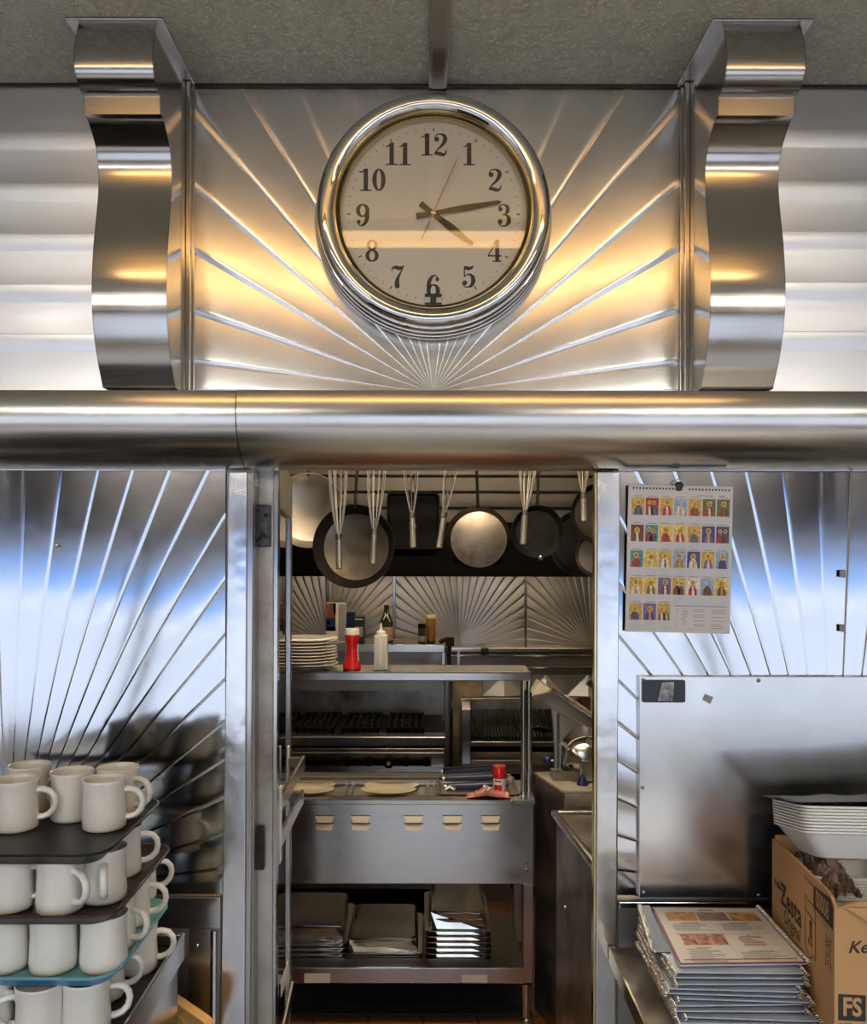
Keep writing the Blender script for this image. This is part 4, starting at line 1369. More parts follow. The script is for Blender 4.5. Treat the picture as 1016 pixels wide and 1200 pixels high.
# ================================================================== DOORWAY: POST AND OPEN GLASS DOOR
q = [P(302, 520, 1.90), P(321, 520, 1.90), P(318, 1552, 1.90), P(296, 1552, 1.90)]
q = [Vector((v.x, v.y, max(0.0, v.z))) for v in q]
structure(MB().slab(q, (0, 0.05, 0)).build('trim_10', 'galv', bevel=0.004), 'weathered galvanised post inside the left of the doorway', 'post')
q = [P(321.5, 520, 1.905), P(326, 520, 1.905), P(321, 1552, 1.905), P(318.5, 1552, 1.905)]
q = [Vector((v.x, v.y, max(0.0, v.z))) for v in q]
structure(MB().slab(q, (0, 0.03, 0)).build('trim_11', 'scroll'))
a, b = P(297, 592, 1.893), P(317.5, 641, 1.893)
hb = thing('hinge_block', 'scarred black block fixed to the galvanised post near the top of the doorway', 'hinge block', ((a.x + b.x) / 2, 1.893, b.z))
MB().box(a.x, b.x, 1.880, 1.899, b.z, a.z).build('block', 'scarred', hb, bevel=0.003)
rr_ = random.Random(4)
for k in range(9):
    cx_, cz_ = a.x + (b.x - a.x) * rr_.uniform(.15, .85), b.z + (a.z - b.z) * rr_.uniform(.08, .92)
    MB().lathe([(0.0001, 0), (0.0042, 0), (0.0036, 0.0012), (0.0001, 0.0014)], 10, facing(cx_, 1.8798, cz_)).build('stud', 'rubber', hb)
a, b = P(296, 968, 1.894), P(310, 1018, 1.894)
tag(MB().box(a.x, b.x, 1.884, 1.899, b.z, a.z).build('latch_plate', plain('rusty_black', (0.03, 0.02, 0.018), 0.6, 0.3, var=0.6, scale=40), bevel=0.002), 'rusty dark latch plate low on the galvanised post of the doorway', 'latch')

n0, f0 = Vector((-0.330, 1.96, 0.02)), Vector((-0.418, 2.755, 0.02))
du = (f0 - n0).normalized()
dl = (f0 - n0).length
DT = EYE + 0.238
DM = frame_m(n0, du, Vector((0, 0, 1)))             # local x along the door, y up, z towards the opening (+x world)
if DM.col[2][0] < 0: zsg = -1
else: zsg = 1
door = thing('door_1', 'narrow steel and glass kitchen door standing open at the left of the doorway', 'door', (n0 + f0) / 2)
door['kind'] = 'structure'
H = DT - 0.02
T0, T1 = (-0.022 * zsg, 0.0)
for nm, x0, x1, y0, y1, mt in (('stile', 0, .055, 0, H, 'steel'), ('stile', dl - .075, dl, 0, H, 'steel'), ('rail', .055, dl - .075, EYE + 0.109 - 0.02, H, 'steel_dark'), ('rail', .055, dl - .075, 0, .28, 'steel_dark')):
    MB().box(x0, x1, y0, y1, min(T0, T1), max(T0, T1), 0, DM).build(nm, mt, door, bevel=0.003)
MB().box(.055, dl - .075, .28, EYE + 0.089, -0.013 * zsg, -0.009 * zsg, 0, DM).build('pane', 'door_glass', door)
for (pa, da), (pb, db) in ((((325, 944), 2.04), ((354.5, 893), 2.46)), (((324, 988), 2.04), ((353, 933), 2.46)), (((329, 1212), 2.10), ((341, 1158), 2.32))):
    a, b = P(*pa, da), P(*pb, db)
    hd = MB()
    hh_ = 0.020
    hd.slab([a + Vector((0, 0, -hh_)), b + Vector((0, 0, -hh_)), b + Vector((0, 0, hh_)), a + Vector((0, 0, hh_))], (0.008, 0, 0))
    bar_ = hd.build('push_bar', 'steel', door, bevel=0.003)
    if pa[1] < 1100:
        for c in (a, b):
            dx_ = n0.x + (c.y - n0.y) * (f0.x - n0.x) / (f0.y - n0.y)
            MB().box(dx_ + 0.0005, c.x + 0.001, c.y - 0.012, c.y + 0.012, c.z - 0.012, c.z + 0.012).build('bracket', 'steel_dark', bar_)
            MB().box(dx_, dx_ + 0.004, c.y - 0.014, c.y + 0.014, c.z - 0.045, c.z + 0.045).build('mount_plate', 'white', bar_, bevel=0.001)
c = P(333, 1146, 2.3)
dx_ = n0.x + (c.y - n0.y) * (f0.x - n0.x) / (f0.y - n0.y)
MB().box(dx_, dx_ + 0.002, c.y - 0.06, c.y + 0.06, c.z - 0.02, c.z + 0.02).build('sticker', 'paper', door)

# ================================================================== KITCHEN
# lamps
t = thing('kitchen_ceiling_lamp', 'warm kitchen ceiling lamp inside the doorway', 'ceiling lamp', (0.1, 2.35, CEIL))
MB().box(-.6, .8, 2.22, 2.48, CEIL - .05, CEIL - .0005).build('housing', 'steel', t, bevel=.005)
MB().box(-.56, .76, 2.24, 2.46, CEIL - .062, CEIL - .0505).build('diffuser', 'kitchen_tube', t, bevel=.004)

# rear wall sunburst sheets
yk = 4.86
seams = [P(308, 700, yk).x, P(462, 700, yk).x, P(616, 700, yk).x, P(770, 700, yk).x]
kz0, kz1 = P(540, 758, yk).z, P(540, 668, yk).z
KF = [3, 9, 15, 21, 27, 33, 39, 45, 51.5, 58.5, 66, 74.5, 83.5]
for i in range(3):
    structure(fan(seams[i] + .002, seams[i + 1] - .002, kz0, kz1 + 0.06, (seams[i] + seams[i + 1]) / 2, KF, yk, 0.07, rows=10, pillow=.03).build('wall_sunburst_%s' % ('left', 'middle', 'right')[i], 'back', ang=16))
    if i: structure(MB().box(seams[i] - .006, seams[i] + .006, yk - .008, yk + .03, kz0, kz1 + .06).build('trim_%d' % (12 + i), 'steel'))
xm = (seams[0] + seams[1]) / 2
structure(MB().box(xm - .007, xm + .007, yk - .03, yk + .03, kz0, kz1 + .06).build('trim_15', 'steel'))
# wall ledge right of the range shelf: three steel steps, quilted sheet and board below
a, b = P(525, 759, 4.70), P(770, 786, 4.70)
lg = thing('wall_ledge', 'stepped steel wall ledge under the middle kitchen sunburst', 'ledge', ((a.x + b.x) / 2, 4.85, b.z))
MB().box(a.x, b.x, 4.70, 4.855, a.z - .02, a.z).build('shelf', 'steel', lg, bevel=.003)
MB().box(a.x, b.x, 4.76, 4.855, b.z, a.z - .021).build('back_sheet', 'steel_dark', lg)
for yy in (769, 783):
    c = P(600, yy, 4.68)
    MB().tube([(a.x, 4.73, c.z), (b.x, 4.73, c.z)], .010).build('rail', 'steel', lg)
for xx in (537,):
    MB().box(P(xx - 1, 770, 4.7).x, P(xx + 2, 770, 4.7).x, 4.71, 4.76, b.z, a.z - .021).build('bracket', 'steel', lg)
c = P(568, 762, 4.69)
tag(MB().box(c.x - .02, c.x + .02, 4.66, 4.699, c.z - .012, c.z + .014).build('clip', 'dark_plastic', bevel=.004), 'small black clip on the front of the stepped wall ledge', 'clip')
# quilted sheet
qa, qb = P(566, 797, 4.80), P(760, 850, 4.80)
mb = MB()
qw = P(617, 800, 4.8).x - P(568, 800, 4.8).x
x = qa.x
while x < qb.x - 1e-6:
    z = qa.z + .03
    while z > qb.z - qw:
        cx_, cz_ = x + qw / 2, z - qw / 2
        v = [(x, 4.80, cz_), (cx_, 4.80, z), (x + qw, 4.80, cz_), (cx_, 4.80, z - qw), (cx_, 4.775, cz_), (x, 4.80, z), (x + qw, 4.80, z), (x, 4.80, z - qw), (x + qw, 4.80, z - qw)]
        mb.add(v, [(0, 1, 4), (1, 2, 4), (2, 3, 4), (3, 0, 4), (0, 5, 1), (1, 6, 2), (2, 8, 3), (3, 7, 0)])
        z -= qw
    x += qw
structure(mb.build('wall_quilted', 'back'), 'quilted diamond steel sheet on the kitchen rear wall', 'wall panel')
a, b = P(527, 796, 4.78), P(565, 848, 4.78)
structure(MB().box(a.x, b.x, 4.77, 4.80, b.z - .3, a.z).build('wall_board', 'board'), 'stained wooden board on the kitchen rear wall', 'wall board')
structure(MB().box(KX0, KX1, 4.82, 4.895, 0.0, kz0 - .002).build('wall_lower_sheet', 'steel_dark'))

# hood: dark lip under a ribbed steel face
HY = 3.90
ha, hb_ = P(350, 620, HY), P(697, 676, HY)
hood = thing('extractor_hood', 'wide steel extractor hood with a black lower band across the kitchen', 'extractor hood', (0.1, 4.3, hb_.z))
MB().box(KX0 + .01, KX1 - .01, HY, HY + .05, hb_.z, P(500, 612, HY).z).build('lower_band', 'black', hood, bevel=.004)
prof = []
z = P(500, 612, HY).z
prof.append((HY + .02, z))
for k in range(7):
    zz = z + .072 * (k + 1)
    prof += [(HY + .02, zz - .014), (HY + .006, zz - .007), (HY + .02, zz)]
prof.append((HY + .02, CEIL - .005))
v = [(x, y, zq) for x in (KX0 + .01, KX1 - .01) for y, zq in prof]
n = len(prof)
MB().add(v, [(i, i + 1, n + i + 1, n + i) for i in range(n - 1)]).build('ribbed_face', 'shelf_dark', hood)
MB().box(-.75, .95, 4.20, 4.32, P(350, 676, HY).z - .012 + .03, P(350, 676, HY).z + .0195).build('added_fill_strip', 'hood_fill', hood)  # unseen glowing strip added to brighten the range and rear sunbursts
MB().box(KX0 + .01, KX1 - .01, HY + .051, 4.85, hb_.z + .02, hb_.z + .03).build('underside', 'steel_dark', hood)
# pot rack
rack = thing('pot_rack', 'steel rail rack hung from the kitchen ceiling, carrying whisks and pans', 'rack', (0.1, 3.2, CEIL))
WY, PY, RZ = 3.05, 3.30, EYE + 0.44
for y in (WY, PY, 3.44):
    MB().tube([(-.75, y, RZ), (.95, y, RZ)], .008).build('rail', 'steel', rack)
for x in (-.72, .1, .92):
    MB().box(x - .01, x + .01, WY - .01, 3.45, RZ + .008, RZ + .02).build('crossbar', 'steel', rack)
    MB().tube([(x, 3.2, RZ + .02), (x, 3.2, CEIL - .001)], .007).build('drop_rod', 'steel', rack)


def whisk(px_top, px_bot, py_bot, py_mid, spread, n, label):
    b = P(px_bot, py_bot, WY)
    m = P(px_bot + (px_top - px_bot) * .38, py_mid, WY)
    t_ = (m - b).normalized()
    topz = RZ - 0.003
    top = b + t_ * ((topz - b.z) / t_.z)
    r = thing('whisk', label, 'whisk', top, 'whisks hung on the pot rack')
    mb = MB()
    mb.tube([b, b + t_ * .004, b + t_ * .01, b.lerp(m, .5), m], [.010, .0125, .0115, .0112, .0105], 14)
    mb.build('handle', 'wire', r)
    L = (top - m).length
    side = Vector((1, 0, 0))
    mb = MB()
    for k in range(n):
        a = PI * k / n
        dv = Vector((math.cos(a), math.sin(a), 0))
        pts = []
        for j in range(21):
            s_ = j / 20
            u = math.sin(s_ * PI)                    # along the whisk, up and back down
            w = spread * math.cos(s_ * PI) * (1.6 * u * (1 - .45 * u) + .10)
            pts.append(m + t_ * (L * u) + dv * w)
        mb.tube(pts, .0019, 5, caps=False)
    mb.build('wires', 'wire', r)
    MB().tube([m - t_ * .012, m + t_ * .008], .0118, 12).build('collar', 'steel', r)
    mb = MB().tube([top + Vector((0.012 * math.sin(a), 0, .003 + .0095 * math.cos(a))) for a in [2 * PI * i / 16 for i in range(16)]], .0016, 6, closed=True)
    mb.build('hanging_ring', 'wire', r)
    return r


whisk(396, 397.5, 667, 628, .050, 5, 'wire whisk hanging farthest left, in front of the big black pan')
whisk(441, 437, 661, 622, .050, 5, 'wire whisk hanging in front of the right half of the big black pan')
whisk(481, 484, 642, 603, .040, 4, 'wire whisk hanging just right of the big black pan, before the black baking sheet')
whisk(530, 514.5, 642, 603, .034, 4, 'tilted wire whisk hanging left of the scorched pan')
whisk(619, 613, 638, 600, .046, 5, 'wire whisk hanging between the scorched pan and the dark lidded pan')
whisk(683, 684, 611, 580, .036, 4, 'wire whisk hanging farthest right, above the rightmost pans')


def pan(cx, cy, rpx, y, mats, label, depth=.045, tilt=0.0, yaw=0.0, bottom=False, hook_y=PY, hook_px=None, handle='pan_black', knob=False, rim=1.0):
    """Hanging frying pan; its opening (or its bottom) turned to the doorway."""
    c = P(cx, cy, y)
    R_ = rpx / F * y
    r = thing('frying_pan', label, 'pan', c, 'pans hung on the pot rack')
    M_ = facing(*c) @ Matrix.Rotation(yaw, 4, 'Y') @ Matrix.Rotation(tilt, 4, 'X')
    if bottom:
        pf = [(.0001, .004), (R_ * .76, .004), (R_ * .80, .001), (R_ * .83, .001), (R_ * .86, -.004), (R_ * .94, -depth * .8), (R_, -depth), (R_ * .985, -depth - .003), (R_ * .93, -depth * .8), (R_ * .74, -.008), (.0001, -.008)]
        mf = lambda i: 0 if i < 3 else 1
    else:
        pf = [(.0001, -depth + .004), (R_ * .80, -depth + .004), (R_ * .84, -depth + .008), (R_ * .96, -.006), (R_ * .985, 0), (R_, 0), (R_, -.003), (R_ * .95, -.012), (R_ * .78, -depth), (.0001, -depth)]
        mf = lambda i: 0 if i < 2 else 1
    MB().lathe(pf, 56, M_, mfun=mf).build('pan_body', mats, r)
    # handle up to its hook
    hx = c.x if hook_px is None else P(hook_px, cy, hook_y).x
    st = M_ @ Vector((0, R_ * .93, -.016 if not bottom else -depth + .006))
    en = Vector((hx, hook_y + .002, RZ - .022))
    mid = st.lerp(en, .3) + Vector((0, -.004, 0))
    MB().tube([st, mid, st.lerp(en, .7), en], [.011, .009, .010, .012], 10, flat=.6).build('handle', handle, r)
    MB().tube([en + Vector((0, 0, -.004)), en + Vector((0, -.014, .004)), Vector((hx, hook_y - .010, RZ + .003)), Vector((hx, hook_y, RZ + .0105)), Vector((hx, hook_y + .010, RZ + .002))], .0028, 6).build('hook', 'steel', r)
    if knob:
        MB().sphere(M_ @ Vector((.012, -R_ * .98, .004)), .012, n=8).build('lug', 'steel', r)
    return r


pan(361, 598, 44, 3.46, ['pan_bright', 'pan_bright'], 'bright steel pan at the far left behind the open door edge', .03, hook_y=3.44, handle='steel')
pan(414, 640, 49.5, 3.25, ['pan_in', 'pan_black'], 'big seasoned black frying pan with its inside showing', .050, tilt=-0.06, yaw=-0.16, hook_px=420)
pan(561, 632, 39.5, 3.27, ['pan_bottom', 'pan_scorched'], 'scorched frying pan turned with its round bottom outwards', .045, bottom=True, hook_px=557)
pan(630, 623, 31, 3.27, ['pan_black', 'pan_black'], 'small dark shallow pan right of the scorched pan', .030, tilt=.05, knob=True, hook_px=632)
pan(682, 636, 39, 3.46, ['pan_black', 'pan_in'], 'large dark pan behind, partly hidden by the rightmost pans', .040, hook_y=3.44)
pan(701, 650, 27, 3.345, ['pan_bright', 'pan_in'], 'light grey shallow pan half hidden at the right jamb, the lower one', .018, hook_y=3.30, hook_px=704, handle='steel')
pan(704, 602, 36, 3.20, ['pan_in', 'pan_black'], 'dark rimmed pan cut by the right jamb, the upper one', .030, yaw=.12, hook_y=WY, hook_px=700)
a, b = P(454, 577, 3.80), P(514, 642, 3.80)
bs = thing('baking_sheet', 'black rectangular baking sheet standing behind the middle whisks', 'baking sheet', ((a.x + b.x) / 2, 3.85, b.z))
M_ = facing((a.x + b.x) / 2, 3.872, (a.z + b.z) / 2)
w, h = b.x - a.x, a.z - b.z
MB().loft([ring3(rrect(w, h, .02, 4), 0), ring3(rrect(w + .01, h + .01, .024, 4), .022), ring3(rrect(w - .006, h - .006, .02, 4), .022), ring3(rrect(w - .014, h - .014, .018, 4), .004)], 0, False, True, True, M_).build('sheet', 'iron', bs)
MB().tube([((a.x + b.x) / 2, 3.868, a.z - .01), ((a.x + b.x) / 2, 3.868, a.z + .06), ((a.x + b.x) / 2, 3.902, a.z + .07)], .004, 6).build('hook', 'steel', bs)

# ---------------------------------------------------------------- range
RY = 4.08
rt = lambda x, y, d=RY: P(x, y, d)
rng = thing('kitchen_range', 'steel gas range with high back shelf behind the prep table', 'stove', (-.3, 4.4, 0))
X0, X1 = -.95, rt(522.5, 860).x
zc = rt(400, 863).z
MB().box(X0, X1 - .004, RY + .02, 4.78, .12, zc - .09).build('body', 'steel_dark', rng, bevel=.004)
MB().box(X0, X1, RY, RY + .10, rt(400, 875).z, zc).build('front_rail', 'steel', rng, bevel=.006)
MB().box(X0, X1 - .004, RY + .10, 4.70, zc - .085, zc - .012).build('cooktop', 'iron', rng)
mb = MB()
pz = lambda y: rt(400, y, RY + .01).z
mb.box(X0, X1 - .006, RY + .012, RY + .03, pz(905), pz(877))
mb.box(X0, X1 - .006, RY + .004, RY + .02, pz(888), pz(881.5))
mb.box(X0, X1 - .006, RY + .006, RY + .02, pz(902), pz(896.5))
mb.build('control_panel', 'steel', rng, bevel=.003)
MB().box(rt(355, 890).x, rt(505, 890).x, RY - .001, RY + .012, pz(896), pz(889)).build('knob_slot', 'black', rng)
for kx in (368, 408, 432, 476, 500):
    c = rt(kx, 892.5, RY)
    MB().lathe([(.0001, 0), (.019, 0), (.021, .012), (.016, .022), (.0001, .023)], 20, facing(c.x, RY - .0015, c.z)).build('knob', 'black', rng)
c = rt(455.5, 893, RY)
kn = MB().lathe([(.0001, 0), (.026, 0), (.026, .016), (.018, .024), (.0001, .025)], 24, facing(c.x, RY - .0015, c.z)).build('knob', 'black', rng)
MB().lathe([(.0001, .025), (.010, .025), (.009, .032), (.0001, .033)], 16, facing(c.x, RY - .0015, c.z)).build('knob_centre', 'wire', kn)
for gx in (-.75, -.53, -.31, -.09):
    mb = MB()
    for k in range(6):
        mb.box(gx - .09 + .034 * k, gx - .078 + .034 * k, RY + .13, 4.62, zc - .012, zc + .018)
    for yy in (RY + .13, 4.30, 4.60):
        mb.box(gx - .09, gx + .092, yy, yy + .014, zc - .012, zc + .014)
    for yy in (RY + .25, 4.48):
        mb.lathe([(.0001, zc + .002), (.045, zc + .002), (.05, zc - .010), (.0001, zc - .010)], 16, Matrix.Translation((gx, yy, 0)))
    mb.build('grate', 'iron', rng)
bx1 = P(521, 820, 4.72).x
MB().box(X0, bx1, 4.72, 4.745, P(400, 851, 4.72).z, P(400, 795, 4.72).z + .06).build('backguard', 'steel_grease', rng, bevel=.003)
MB().box(bx1, bx1 + .02, 4.70, 4.75, P(400, 860, 4.72).z, P(400, 795, 4.72).z + .06).build('edge_strip', 'steel_dark', rng)
SY = 4.42
sz = P(400, 756, SY).z
sx1 = P(521, 760, SY).x
MB().box(X0, sx1, SY, 4.80, sz - .012, sz).build('high_shelf', 'steel_dark', rng, bevel=.002)
MB().box(X0, sx1, SY - .002, SY + .006, P(400, 764, SY).z, sz + .003).build('shelf_lip', 'steel', rng, bevel=.002)
MB().box(X0, sx1 - .004, SY + .09, 4.70, P(400, 790, SY).z, sz - .013).build('shelf_box', 'steel_dark', rng, bevel=.003)
mb = MB().box(sx1 - .012, sx1, SY + .001, SY + .02, P(400, 786, SY).z, P(400, 764.5, SY).z)
mb.box(X0, sx1 - .012, SY + .001, SY + .012, P(400, 786, SY).z, P(400, 783, SY).z)
mb.build('shelf_frame', 'steel', rng)
MB().box(X0, sx1 - .014, SY + .10, SY + .4, P(400, 790, SY).z - .1, P(400, 790, SY).z).build('riser', 'steel_dark', rng)
# pipe to the right of it
a = P(529.5, 830, 4.55)
tag(MB().tube([(a.x, 4.6, 0.0), (a.x, 4.6, P(529, 800, 4.55).z)], .008).build('gas_pipe', 'steel'), 'thin upright pipe between the range and the char grill', 'pipe')
mb = MB()
c0 = P(527, 768, 4.40)
mb.tube([P(515, 752.5, 4.40), P(521, 750, 4.40), P(526, 751, 4.40), P(527, 758, 4.40), P(526, 766, 4.40), P(527, 785, 4.40)], .011, 10)
mb.box(c0.x - .02, c0.x + .022, 4.385, 4.415, P(525, 757, 4.4).z, P(525, 747, 4.4).z)
tag(mb.build('gas_valve', 'iron'), 'dark valve and hose at the right end of the range shelf', 'valve')

# things on the range's high shelf
IY = 4.50
SZ = sz + .0005


def carton(x0, x1, ytop, y, mats, label, dep=.09, name='carton', extra=None):
    a, b = P(x0, ytop, y), P(x1, ytop, y)
    r = thing(name, label, name, ((a.x + b.x) / 2, y, SZ), 'things on the range shelf')
    MB().box(a.x, b.x, y, y + dep, SZ, a.z).build('carton_body', mats[0], r, bevel=.002)
    for (u0, u1, v0, v1, mt) in extra or ():
        W_, H_ = b.x - a.x, a.z - SZ
        MB().box(a.x + W_ * u0, a.x + W_ * u1, y - .0012, y - .0002, SZ + H_ * v0, SZ + H_ * v1).build('print', mt, r)
    return r


carton(382, 405.5, 706.5, IY + .03, ['paper'], 'printed carton with dark, red and blue panels on the range shelf', .10,
       extra=[(.0, .48, .30, .62, 'navy'), (.0, .48, .62, .99, 'p_brownc'), (.36, .50, .72, .99, 'p_crimson'), (.02, .50, .30, .40, 'p_skyc'), (.05, .20, .47, .55, 'white'), (.62, .98, .05, .97, 'greyprint')])
carton(406.5, 416, 717, IY + .06, ['navy'], 'narrow navy carton right of the printed carton', .07)
carton(415, 427, 722.5, IY, ['dark_plastic'], 'small black carton with a pale label on the range shelf', .08, extra=[(.10, .85, .88, .92, 'white'), (.10, .85, .25, .62, 'greyprint')])


def lathe_thing(name, label, cat, px, pr, py_top, y, parts, z0, group=None):
    """parts: (name, material, [(radius px, height fraction)...])"""
    s_ = y / F
    c = P(px, 700, y)
    top = P(px, py_top, y).z
    Hh = top - z0
    r = thing(name, label, cat, (c.x, y, z0), group)
    for nm, mt, pr_ in parts:
        MB().lathe([(max(.0001, a * s_), h * Hh) for a, h in pr_], 28, Matrix.Translation((c.x, y, z0))).build(nm, mt, r)
    return r


gs = 'things on the range shelf'
lathe_thing('wine_bottle', 'dark green glass bottle with a tan label on the range shelf', 'bottle', 453, 8, 709, IY + .03, [
    ('glass_body', 'olive', [(0, 0), (7.8, 0), (8, .03), (8, .50), (7.2, .60), (4.6, .74), (3.2, .82), (2.8, .95), (3.1, .96), (3.1, 1), (0, 1)]),
    ('label', 'label', [(8.15, .08), (8.2, .09), (8.2, .42), (8.15, .43)])], SZ, gs)
lathe_thing('pepper_shaker', 'small black lidded spice jar on the range shelf', 'spice jar', 494.5, 4.5, 731, IY, [
    ('jar', 'dark_plastic', [(0, 0), (4.2, 0), (4.4, .03), (4.4, .74), (3.9, .78), (0, .78)]),
    ('lid', 'black', [(0, .78), (4.5, .78), (4.5, .98), (4.1, 1), (0, 1)]),
    ('label', 'greyprint', [(4.45, .12), (4.5, .13), (4.5, .38), (4.45, .39)])], SZ, gs)
lathe_thing('spice_bottle', 'tall amber spice bottle with a pale cap on the range shelf', 'spice jar', 505, 5.8, 720, IY + .02, [
    ('jar', 'spice', [(0, .10), (5.2, .10), (5.4, .12), (5.8, .84), (5.4, .87), (0, .87)]),
    ('foot', 'dark_plastic', [(0, 0), (5.2, 0), (5.2, .10), (0, .10)]),
    ('cap', 'tape', [(0, .87), (5.9, .87), (5.9, .97), (5.4, 1), (0, 1)])], SZ, gs)

# ---------------------------------------------------------------- char grill
GY = 4.22
gr = thing('char_grill', 'greasy steel char grill right of the range', 'grill', (.45, 4.5, 0))
ga, gb = P(540, 818, GY + .4), P(655, 850, GY + .4)
gx0, gx1 = P(541, 860, GY).x, P(662, 860, GY).x
gz = lambda y: P(600, y, GY).z
MB().box(ga.x, gb.x + .1, GY + .40, GY + .43, gz(870), ga.z).build('backguard', 'steel_grease', gr, bevel=.003)
MB().box(gx0, gx1, GY + .03, GY + .40, .0, gz(897)).build('body', 'steel_dark', gr)
for x in (gx0, gx1 - .045):
    s_ = [(GY, gz(896)), (GY, gz(832)), (GY + .05, gz(824)), (GY + .39, ga.z - .06), (GY + .39, gz(896))]
    MB().slab([Vector((x, y, z)) for y, z in s_], (.045, 0, 0)).build('side_wall', 'steel', gr, bevel=.004)
mb = MB()
for k in range(26):
    x = gx0 + .05 + (gx1 - gx0 - .1) * k / 25
    mb.slab([Vector((x, GY + .02, gz(868))), Vector((x + .007, GY + .02, gz(868))), Vector((x + .007, GY + .38, gz(847))), Vector((x, GY + .38, gz(847)))], (0, 0, -.012))
mb.build('grate', 'iron', gr)
MB().box(gx0 + .045, gx1 - .045, GY, GY + .03, gz(875), gz(869)).build('front_rail', 'steel', gr, bevel=.003)
MB().box(gx0 + .045, gx1 - .045, GY + .004, GY + .028, gz(897), gz(891)).build('lower_rail', 'steel_grease', gr, bevel=.003)
MB().box(gx0 + .046, gx1 - .046, GY + .2, GY + .22, gz(892), gz(874)).build('drip_back', 'black', gr)
M_ = Matrix.Translation(P(634, 858, GY + .12)) @ Matrix.Rotation(math.radians(-26), 4, 'X') @ Matrix.Rotation(math.radians(40), 4, 'Z')
sp = thing('grill_scraper', 'flat steel scraper lying on the char grill', 'scraper', P(634, 858, GY + .12))
MB().box(-.055, .055, -.03, .03, .012, .018, 0, M_).build('blade', 'steel', sp, bevel=.002)
MB().box(.055, .11, -.012, .012, .010, .022, 0, M_).build('handle', 'dark_plastic', sp, bevel=.003)

# ---------------------------------------------------------------- prep table
TY = 3.10
tz = lambda y, d=TY: P(480, y, d).z
TX1, TX0 = P(625.5, 950, TY).x, -.78
tb = thing('prep_table', 'steel steam-table counter with louvred front, over-shelf and lower shelf', 'prep table', (-.2, 3.35, 0))
ztop = tz(937)
DEPB = 3.47
MB().box(TX0, TX1, TY, TY + .016, tz(1036), ztop - .012).build('front_panel', 'steel', tb, bevel=.003)
mb = MB().box(TX0, TX1 + .006, TY - .004, TY + .05, ztop - .018, ztop)
mb.box(TX1 - .05, TX1 + .006, TY + .05, DEPB, ztop - .018, ztop)
mb.box(TX0, TX1, DEPB - .10, DEPB, ztop - .018, ztop)
mb.build('top_frame', 'steel', tb, bevel=.003)
MB().box(TX0, TX1 - .05, TY + .05, DEPB - .10, ztop - .030, ztop - .022).build('well_bed', 'steel_dark', tb)
MB().box(TX0 + .05, TX1 - .06, TY + .02, DEPB - .02, tz(1036) + .01, tz(1036) + .02).build('underside', 'black', tb)
for x in [P(px, 930, TY + .15).x for px in (404, 412, 501, 509)]:
    MB().box(x - .006, x + .006, TY + .05, DEPB - .10, ztop - .022, ztop - .008).build('well_divider', 'steel_dark', tb)
MB().box(TX0, P(519, 908, 3.42).x, 3.395, 3.455, ztop, ztop + .008).build('rear_board', 'plate_cream', tb, bevel=.004)
MB().box(TX1 - .012, TX1, TY + .016, DEPB, tz(1036), ztop - .018).build('side_panel', 'steel_dark', tb)
for px in (380.5, 422.5, 484.5, 530, 575):
    for py in (959.5, 968.8):
        c = P(px, py, TY - .001)
        w, h = .036, .0125
        pr_ = [(-w, h), (w, h), (w * .66, -h), (-w * .66, -h)]
        v = [(c.x + x, TY - .0005, c.z + z) for x, z in pr_] + [(c.x + x * .96, TY - .002, c.z + h * .80) for x in (-w, w)] + [(c.x + x, TY - .013, c.z - h * .75) for x in (w * .72, -w * .72)]
        m_ = MB().add(v, [(4, 5, 6, 7), (0, 4, 7, 3), (1, 2, 6, 5), (2, 3, 7, 6)], 0)
        m_.add([v[0], v[1], v[5], v[4]], [(0, 1, 2, 3)], 1)
        m_.build('louvre', ['steel_dark', 'black'], tb)
for px, py in ((600, 939.5), (617, 1010), (617, 1019.5)):
    MB().sphere(P(px, py, TY - .003), .006, sc=(1, .6, 1), n=8).build('rivet', 'steel_dark', tb)
# lower shelf, right legs
zs_ = tz(1135)
MB().box(TX0, TX1 - .03, TY + .004, TY + .014, tz(1153), zs_).build('shelf_lip', 'steel', tb, bevel=.002)
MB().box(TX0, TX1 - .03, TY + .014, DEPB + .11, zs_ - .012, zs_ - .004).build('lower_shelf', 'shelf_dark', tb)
lx = P(613, 1090, TY).x
for y0, y1 in ((TY - .002, TY + .042), (DEPB - .044, DEPB)):
    lgx = MB().box(lx, TX1, y0, y1, tz(1152), tz(1036) + (.0 if y0 < 3.2 else .10)).build('leg', 'steel', tb, bevel=.003)
    m_ = (lx + TX1) / 2
    MB().lathe([(.0001, 0), (.018, 0), (.018, .035), (.013, .037), (.015, .06), (.021, tz(1154)), (.0001, tz(1154))], 20, Matrix.Translation((m_ - .004, (y0 + y1) / 2, 0))).build('foot', 'steel', lgx)
    MB().box(TX0, TX0 + .044, y0, y1, 0.0, tz(1036)).build('leg', 'steel', tb)
for x0_, x1_, y0_, y1_ in ((356.5, 387, 1141, 1152), (541, 571, 1143, 1151.5)):
    a, b = P(x0_, y0_, TY + .002), P(x1_, y1_, TY + .002)
    MB().box(a.x, b.x, TY + .0025, TY + .0038, b.z, a.z).build('tape_label', 'tape', tb)
